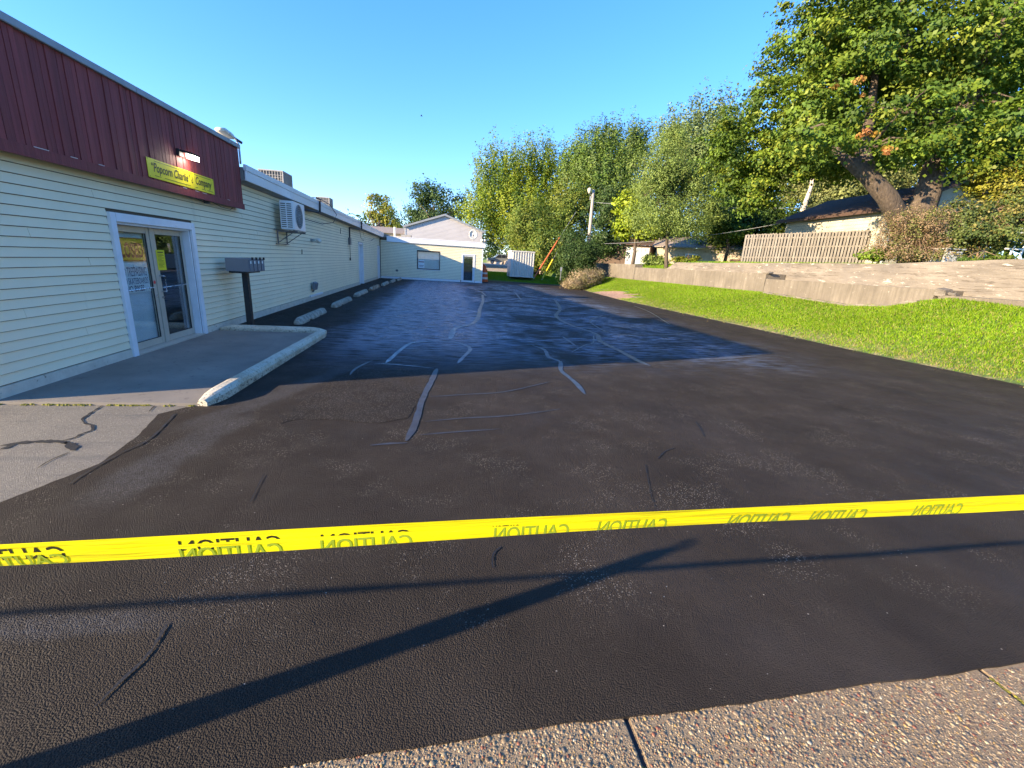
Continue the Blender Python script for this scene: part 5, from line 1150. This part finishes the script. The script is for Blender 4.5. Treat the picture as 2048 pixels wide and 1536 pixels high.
tree('locust_tree', 'feathery light green locust with slim pale trunk on the terrace', (16.817,31.796,1.509), [(16.634,33.893,8.798,2.655,2.466), (15.127,34.335,9.438,1.328,1.328), (18.521,33.289,7.815,2.276,2.276), (15.446,32.17,5.712,2.207,1.398), (17.634,31.629,5.134,2.023,1.03), (20.039,32.638,6.445,1.328,1.517), (17.677,35.582,11.675,1.563,1.368), (15.902,33.697,7.659,1.897,1.897)], 1300, 76, .105, .62, LG_, .14, 28, group=TG, limbs=40, trunk_pts=lp_, flat=1.0, shell=.6, gap=16, bark='bark')
tree('sumac_tree', 'bright yellow green broad leaved tree right of the light pole', (15.916,36.166,1.51), [(15.831,37.803,7.234,1.276,0.936), (16.398,37.309,5.835,1.616,1.106), (17.252,36.886,4.863,1.276,0.68), (15.361,37.239,4.955,0.851,0.766)], 240, 46, .26, .7, [(.28, .36, .025), (.23, .31, .025), (.33, .39, .03)], .15, 29, group=TG, flat=.35, up=.5)
tree('round_shrub', 'dense dark green round shrub around the foot of the light pole', (11.437,36.691,0.629), [(11.409,37.217,2.469,1.786,1.446), (10.373,37.147,1.589,1.021,0.936), (12.659,37.196,3.157,1.021,0.936), (11.329,38.168,3.917,1.293,0.776), (12.057,36.768,1.28,1.276,0.851)], 520, 60, .13, .42, DG + [(.06, .11, .03)], .1, 30, cat='shrub', flat=1.1)
tree('dry_brush', 'dry tan brush pile at the lot corner below the round shrub', (11.061,34.042,0.347), [(11.248,34.175,0.931,1.19,0.555), (10.321,33.66,0.408,1.016,0.352), (12.203,34.58,1.082,0.805,0.402)], 300, 46, .09, .35, [(.34, .27, .16), (.26, .20, .12), (.20, .19, .08), (.40, .31, .19)], .03, 31, cat='shrub', limbs=90, bark='twig', flat=1.0)
tree('backdrop_tree', 'mid green tree between locust and maple above the garage', (27.97,37.985,4.121), [(27.011,39.137,7.603,2.759,2.299), (28.258,36.537,6.624,2.621,1.747), (27.188,40.836,9.987,2.356,2.356), (28.149,37.02,4.545,2.017,0.986), (25.23,38.788,5.285,2.069,1.609), (32.115,41.562,11.835,3.379,2.414)], 950, 60, .20, .75, G1 + DG, .4, 32, group=TG, flat=.6)
tree('vine_thicket', 'speckled olive vine thicket behind the garage roof', (33.318,33.254,5.562), [(33.356,35.244,8.889,2.552,1.531), (35.861,35.086,9.857,2.552,1.531), (31.697,35.155,7.563,1.701,1.106), (38.972,35.938,11.044,2.621,2.184), (32.494,37.81,9.979,2.69,2.241), (35.999,37.874,12.345,4.034,2.241)], 900, 60, .19, .6, [(.20, .23, .08), (.26, .28, .10), (.14, .17, .06)], .2, 33, cat='shrub', flat=1.0)
tree('spruce_tree', 'very dark evergreen behind the maple at the right edge', (37.974,26.026,5.202), [(37.56,27.501,10.155,3.276,3.103), (39.906,27.793,12.617,3.103,4.138), (35.534,27.535,9.039,2.069,2.069), (39.305,26.383,7.272,3.103,2.069), (38.928,30.414,13.833,2.207,2.207)], 700, 56, .19, .8, [(.016, .028, .016), (.025, .04, .022), (.035, .05, .03)], .5, 34, group=TG, limbs=60, gap=10)
tree('dead_birch', 'pale broken birch trunk leaning beside the garage roof', (29.149,34.017,5.713), [(30.781,35.343,11.384,0.662,0.579)], 20, 40, .18, .5, G1, .24, 35, limbs=3, bark='pale_bark', trunk_pts=[(28.835,33.841,4.898), (29.374,34.377,7.12), (30,34.787,8.949), (30.624,35.254,10.976)])
# brush along the terrace at right
tree('brown_brush', 'brown twiggy brush around the foot of the maple', (18.395,15.521,2.669), [(18.181,15.856,3.721,1.106,0.764), (18.622,15.306,3.91,1.075,0.782), (17.792,15.752,3.118,0.905,0.402), (19.211,15.001,3.193,0.977,0.43), (18.25,15.098,2.948,1.368,0.234), (18.038,15.504,4.251,0.977,0.547), (19.197,15.27,4.132,0.782,0.586)], 620, 34, .055, .26, [(.26, .18, .10), (.20, .15, .08), (.17, .18, .05), (.32, .22, .13), (.14, .16, .04)], .03, 36, cat='shrub', limbs=330, bark='twig', flat=1.0, twigr=.006)
tree('vine_bush', 'green vine covered bush sprawling over the terrace right of the brown brush', (19.963,14.226,2.773), [(20.156,15.227,4.565,1.075,0.586), (20.135,14.483,3.787,1.517,0.531), (21.249,14.464,4.4,1.138,0.853), (19.582,14.414,3.206,0.759,0.303), (22.267,15.058,5.255,0.977,0.586)], 700, 48, .085, .30, [(.09, .13, .035), (.13, .165, .04), (.07, .10, .035), (.20, .18, .05)], .05, 37, cat='shrub', limbs=160, bark='twig', flat=.7, gap=14, twigr=.006)
tree('yellow_sapling', 'yellow green sapling with layered leaves at the right edge', (21.959,15.102,3.365), [(22.121,15.762,5.794,1.106,0.523), (22.906,15.805,6.422,0.805,0.443), (21.321,16.024,6.231,0.563,0.241), (22.074,15.088,5.243,0.977,0.469), (22.837,15.129,5.853,0.782,0.977)], 300, 42, .10, .34, [(.26, .26, .03), (.20, .22, .03), (.30, .28, .045)], .06, 38, cat='tree', limbs=50, flat=.3, up=.5, twigr=.008)
tree('leafy_weed', 'bright broad leaved weed at the foot of the fence end', (17.593,16.188,2.677), [(17.59,16.245,2.875,0.538,0.207), (17.996,16.221,3.039,0.372,0.166)], 60, 30, .10, .2, [(.16, .24, .02), (.12, .19, .02)], .02, 39, cat='plant', limbs=12, bark='twig', flat=.5)
tree('low_weed', 'low green weed clump on the terrace below the vine bush', (19.296,13.569,2.653), [(19.116,13.622,2.729,0.472,0.127), (20.009,13.532,2.957,0.4,0.163), (18.667,13.717,2.79,0.218,0.145)], 70, 30, .08, .16, G1, .02, 40, cat='plant', limbs=12, bark='twig', flat=.6)
tree('young_shrub', 'small green shrub beside the pale panel door', (17.977,37.009,2.02), [(18.183,37.155,2.663,0.874,0.568), (18.549,35.953,2.362,0.595,0.34)], 120, 40, .13, .35, LG_, .05, 41, cat='shrub', limbs=10)
tree('yellow_weeds', 'yellowish weeds under the small white window', (18.588,32.776,2.329), [(18.775,32.853,2.716,0.86,0.234), (19.543,32.776,2.912,0.391,0.195)], 60, 30, .12, .25, YG, .02, 42, cat='plant', limbs=8, bark='twig')
tree('maple_sapling', 'dark stemmed young tree beyond the fence end', (23.144,34.277,2.967), [(23.103,35.073,5.751,1.076,0.91), (22.479,35.396,6.511,0.828,0.662), (23.462,33.778,5.119,0.885,0.644)], 160, 44, .18, .5, G1, .12, 43, limbs=14)
# distant tree belt
o_, _ = foliage('distant_woods', [(x, 150 + 25 * math.sin(x * .07), 5, 16, 7 + 2 * math.sin(x * .3)) for x in range(-150, 200, 13)] + [(60, y, 6, 10, 8) for y in range(20, 140, 12)] + [(46 + 3 * math.sin(y), y, 6, 7, 6) for y in range(0, 60, 8)], 3200, 26, .75, 2.2, G1 + DG + BGn, seed=60, flat=.9)
tag(o_, 'continuous belt of far trees closing the horizon', 'woods', kind='stuff')
# woods that stand opposite the shop across the lot (seen mirrored in the door glass)

# grass blades on the bank
def blades(name, n, xr, yr, hgt, wid, pal, seed, dens=None, label=None):
    g = np.random.default_rng(seed); x = g.uniform(*xr, n); y = yr[0] + (yr[1] - yr[0]) * g.uniform(0, 1, n) ** 1.25
    e = np.interp(y, [a for a, _ in EDGE], [b for _, b in EDGE]); keep = (x > e + .02 + .10 * g.random(n))
    thin = .5 + .5 * np.sin(x * 5.3 + 2 * np.sin(y * 1.9)) * np.sin(y * 2.7 + x); near = np.clip((x - e) / .9, 0, 1)
    keep &= g.random(n) < (near * (1 - .35 * thin) + .10 + .25 * (1 - thin))
    keep &= ~(((x - 11.1) / .75) ** 2 + ((y - 27.5) / 3.6) ** 2 < 1 + .5 * np.sin(x * 7 + y * 2.3) + .4 * (g.random(n) - .5))
    x = x[keep]; y = y[keep]; near = near[keep]; n = len(x); z = np.array([H(a, b) for a, b in zip(x, y)]) - .01
    h = hgt * g.uniform(.5, 1.35, n) * (.7 + .3 * near); a = g.uniform(0, 6.28, n); lean = g.normal(0, .35, (n, 2)) * h[:, None]; w = wid * g.uniform(.7, 1.3, n)
    b = np.stack([x, y, z], 1); sd_ = np.stack([np.cos(a) * w, np.sin(a) * w, 0 * w], 1)
    m = b + np.stack([lean[:, 0] * .35, lean[:, 1] * .35, h * .6], 1); tp = b + np.stack([lean[:, 0], lean[:, 1], h], 1)
    P = np.stack([b - sd_, b + sd_, tp, m - sd_ * .7], 1)
    F = (np.array([[0, 1, 2, 3]])[None] + (np.arange(n) * 4)[:, None, None]).reshape(-1, 4)
    pal = np.array(pal); lush = .5 + .5 * np.sin(x * 1.9 + np.sin(y * .7) * 2 + y * .35)
    cc = pal[g.integers(0, len(pal), n)] * (.9 + .18 * lush)[:, None]
    dry = (g.random(n) < .12 + .35 * (1 - near))[:, None]; cc = np.where(dry, np.array([.34, .30, .10]) * g.uniform(.7, 1.2, (n, 1)), cc)
    o = np_mesh(name, P.reshape(-1, 3), F, np.repeat(cc, 4, 0), 'grass_blade'); return tag(o, label, 'grass', kind='stuff')
GP_ = [(.17, .31, .008), (.21, .35, .010), (.13, .26, .008), (.26, .38, .014)]
blades('grass', 380000, (10.3, 14.0), (3.5, 40), .062, .0058, GP_, 71, label='bright green mown grass on the bank below the low walls')
def blades2(name, n, xr, yr, label, seed, pal=GP_, h=.10, cond=None):
    g = np.random.default_rng(seed); x = g.uniform(*xr, n); y = g.uniform(*yr, n)
    if cond is not None: k = cond(x, y); x = x[k]; y = y[k]
    n = len(x); z = np.array([H(a, b) for a, b in zip(x, y)]) - .01; hh = h * g.uniform(.5, 1.3, n); a = g.uniform(0, 6.28, n); w = .012
    b = np.stack([x, y, z], 1); sd_ = np.stack([np.cos(a) * w, np.sin(a) * w, 0 * a], 1); tp = b + np.stack([g.normal(0, .3, n) * hh, g.normal(0, .3, n) * hh, hh], 1)
    P = np.stack([b - sd_, b + sd_, tp], 1); F = np.arange(n * 3).reshape(-1, 3); pal = np.array(pal); cc = pal[g.integers(0, len(pal), n)] * g.uniform(.7, 1.2, (n, 1))
    o = np_mesh(name, P.reshape(-1, 3), F, np.repeat(cc, 3, 0), 'grass_blade'); return tag(o, label, 'grass', kind='stuff')
blades2('grass', 60000, (3.3, 13.5), (39.2, 50), 'grass mound in front of the white storage box', 72, cond=lambda x, y: (y > 41.5 - .16 * np.clip(x - 3, 0, 6)) & ((x < 6.3) | (x > 8.7) | (y < 41.6) | (y > 44)))
blades2('grass', 40000, (15.4, 27), (15, 40), 'terrace lawn above the retaining walls', 73, h=.12)

# ------------------------------------------------------------------ caution tape and its posts
TZ = 1.15
def tape_y(x): return .883 + .0155 * x
tp = thing('caution_tape', 'yellow plastic caution tape stretched across the lot entrance', 'tape', (0, .88, TZ))
def tape_pt(x, s):     # s 0 bottom .. 1 top; slight sag and billow
    sag = -.006 * math.cos((x - .3) * .55) + .004 * math.sin(x * 2.1); bil = .004 * math.sin(x * 3.1 + s * 2)
    return (x, tape_y(x) + bil - .012 * (s - .5), TZ + sag + (s - .5) * .057)
xs_ = np.linspace(-6.6, 6.2, 260)
mb = MB(); ns = 4
for x in xs_:
    for j in range(ns + 1):
        p = tape_pt(x, j / ns); crease = -.003 * math.exp(-((j / ns - .5) / .2) ** 2); mb.v.append((p[0], p[1], p[2]))
for i in range(len(xs_) - 1):
    for j in range(ns): q = i * (ns + 1) + j; mb.f.append((q, q + 1, q + ns + 2, q + ns + 1))
o = mb.build('tape_band', 'tape_yellow', tp, smooth=True)
mb = MB()                 # folded-over lower strip in front
for x in xs_:
    s1 = .50 - .10 * math.tanh((x - .6) * 1.2) - .0 * x
    for s in (0.02, max(.06, s1)):
        p = tape_pt(x, s); mb.v.append((p[0], p[1] - .0009, p[2]))
for i in range(len(xs_) - 1): q = i * 2; mb.f.append((q, q + 1, q + 3, q + 2))
mb.build('folded_strip', 'tape_yellow', tp, smooth=True)
def tape_text(string, x0, x1, s0, s1, clip0, clip1, mat, flip=False, push=.0016):
    v, f = text_tris(string, .1, 0, .0012)
    bm = bmesh.new(); vs = [bm.verts.new((float(a), float(b), 0)) for a, b in v]
    for q in f:
        try: bm.faces.new([vs[i] for i in q])
        except ValueError: pass
    W_, H_ = float(v[:, 0].max()), float(v[:, 1].max())
    for q in bm.verts:
        q.co.x = W_ - q.co.x                       # printed on the far side: reads mirrored
        if flip: q.co.y = H_ - q.co.y
        q.co.x = x0 + (x1 - x0) * q.co.x / W_; q.co.y = s0 + (s1 - s0) * q.co.y / H_
    bmesh.ops.bisect_plane(bm, geom=bm.verts[:] + bm.edges[:] + bm.faces[:], plane_co=(0, clip0, 0), plane_no=(0, -1, 0), clear_outer=True)
    bmesh.ops.bisect_plane(bm, geom=bm.verts[:] + bm.edges[:] + bm.faces[:], plane_co=(0, clip1, 0), plane_no=(0, 1, 0), clear_outer=True)
    for q in bm.verts:
        p = tape_pt(q.co.x, q.co.y); q.co = (p[0], p[1] - push, p[2])
    me = bpy.data.meshes.new('lettering'); bm.to_mesh(me); bm.free(); link('lettering', me, mat, tp)
WORDS = [(-0.924,-0.732,-0.05,0.5),(-0.532,-0.334,-0.25,0.42),(-0.255,-0.058,-0.2,0.42),(0.132,0.318,-0.25,0.5),(0.392,0.578,-0.25,0.55),(0.753,0.933,-0.22,0.58),(1,1.176,-0.2,0.62),(1.337,1.508,-0.05,0.68)]
for x0, x1, lo, hi in WORDS:
    tape_text('CAUTION', x0, x1, lo, hi, .03, .97, 'tape_ink_green')
BLK = [(-0.931,-0.732,0.22),(-0.53,-0.334,0.17),(-0.253,-0.061,0.1),(0.128,0.193,0.05)]
for x0, x1, a in BLK:
    s1_ = .50 - .10 * math.tanh(((x0 + x1) / 2 - .6) * 1.2)
    tape_text('CAUTION', x0, x1, s1_ - .42, s1_ + a, .3, .97, 'tape_ink_black', push=.0005)
def post(label, x, y, h):
    t = thing('delineator_post', label, 'post', (x, y, 0), 'posts holding the caution tape')
    MB().lathe((x, y, 0), [(.20, 0), (.20, .03), (.12, .05)], 8).build('base', 'rubber', t)
    MB().lathe((x, y, .04), [(.062, 0), (.058, h * .6), (.048, h * .93), (.02, h - .04)], 14).build('tube', 'barrel_orange', t, smooth=True)
    for z in (.55, .85): MB().lathe((x, y, z), [(.064, 0), (.064, .1)], 14).build('reflective_band', 'reflective_white', t)
    P = [(x + .03 * math.cos(a) + .0, y + .03 * math.sin(a), h - .02 + .08 * math.sin(a * .5)) for a in np.linspace(0, 6.28, 12)]
    MB().tube(P, .012, 6).build('loop_handle', 'barrel_orange', t)
post('orange delineator post just outside the left of the frame holding the tape', -2.79, .80, 1.36)
post('orange delineator post at the far left end of the tape', -6.6, .74, 1.3); post('orange delineator post at the right end of the tape', 6.2, .94, 1.3)

# leaves blown onto the lot and the grass edge
g = np.random.default_rng(90); P = []; C_ = []
for i in range(300):
    if i < 330: y = g.uniform(5, 36); x = interp(EDGE, y) + g.normal(0, .35)
    else: y = g.uniform(1.4, 12); x = g.uniform(-2, 10)
    z = max(H(x, y), .010) + .012; s_ = g.uniform(.012, .030); a = g.uniform(0, 6.28); u = np.array([math.cos(a), math.sin(a), g.normal(0, .25)]) * s_; v = np.array([-math.sin(a), math.cos(a), g.normal(0, .25)]) * s_ * .7; p = np.array([x, y, z])
    P += [p - u, p - v, p + u, p + v]; c = np.array([(.34, .24, .08), (.24, .14, .06), (.42, .36, .10), (.20, .22, .06)][g.integers(0, 4)]); C_ += [c] * 4
tag(np_mesh('fallen_leaves', np.array(P), np.arange(len(P)).reshape(-1, 4), np.array(C_), 'leaf'), 'dry leaves scattered along the grass edge and and its soil', 'leaves', kind='stuff')
# small bird far up in the sky
bd = Vector((-2.001,46.018,14.195)); b_ = thing('bird', 'tiny dark bird flying in the clear sky', 'bird', tuple(bd))
MB().tube([bd + Vector((-.12, 0, 0)), bd + Vector((-.06, 0, .01)), bd, bd + Vector((.10, 0, -.01))], [.01, .03, .035, .01], 8).build('body', 'black_metal', b_, smooth=True)
for s in (-1, 1):
    w = MB(); w.v = [tuple(bd + Vector(q)) for q in ((-.05, 0, .01), (.05, 0, .01), (.03, s * .15, .07), (-.03, s * .16, .07), (-.02, s * .28, .03))]; w.f = [(0, 1, 2, 3), (3, 2, 4)]
    o = w.build('wing', 'black_metal', b_); o.modifiers.new('s', 'SOLIDIFY').thickness = .008
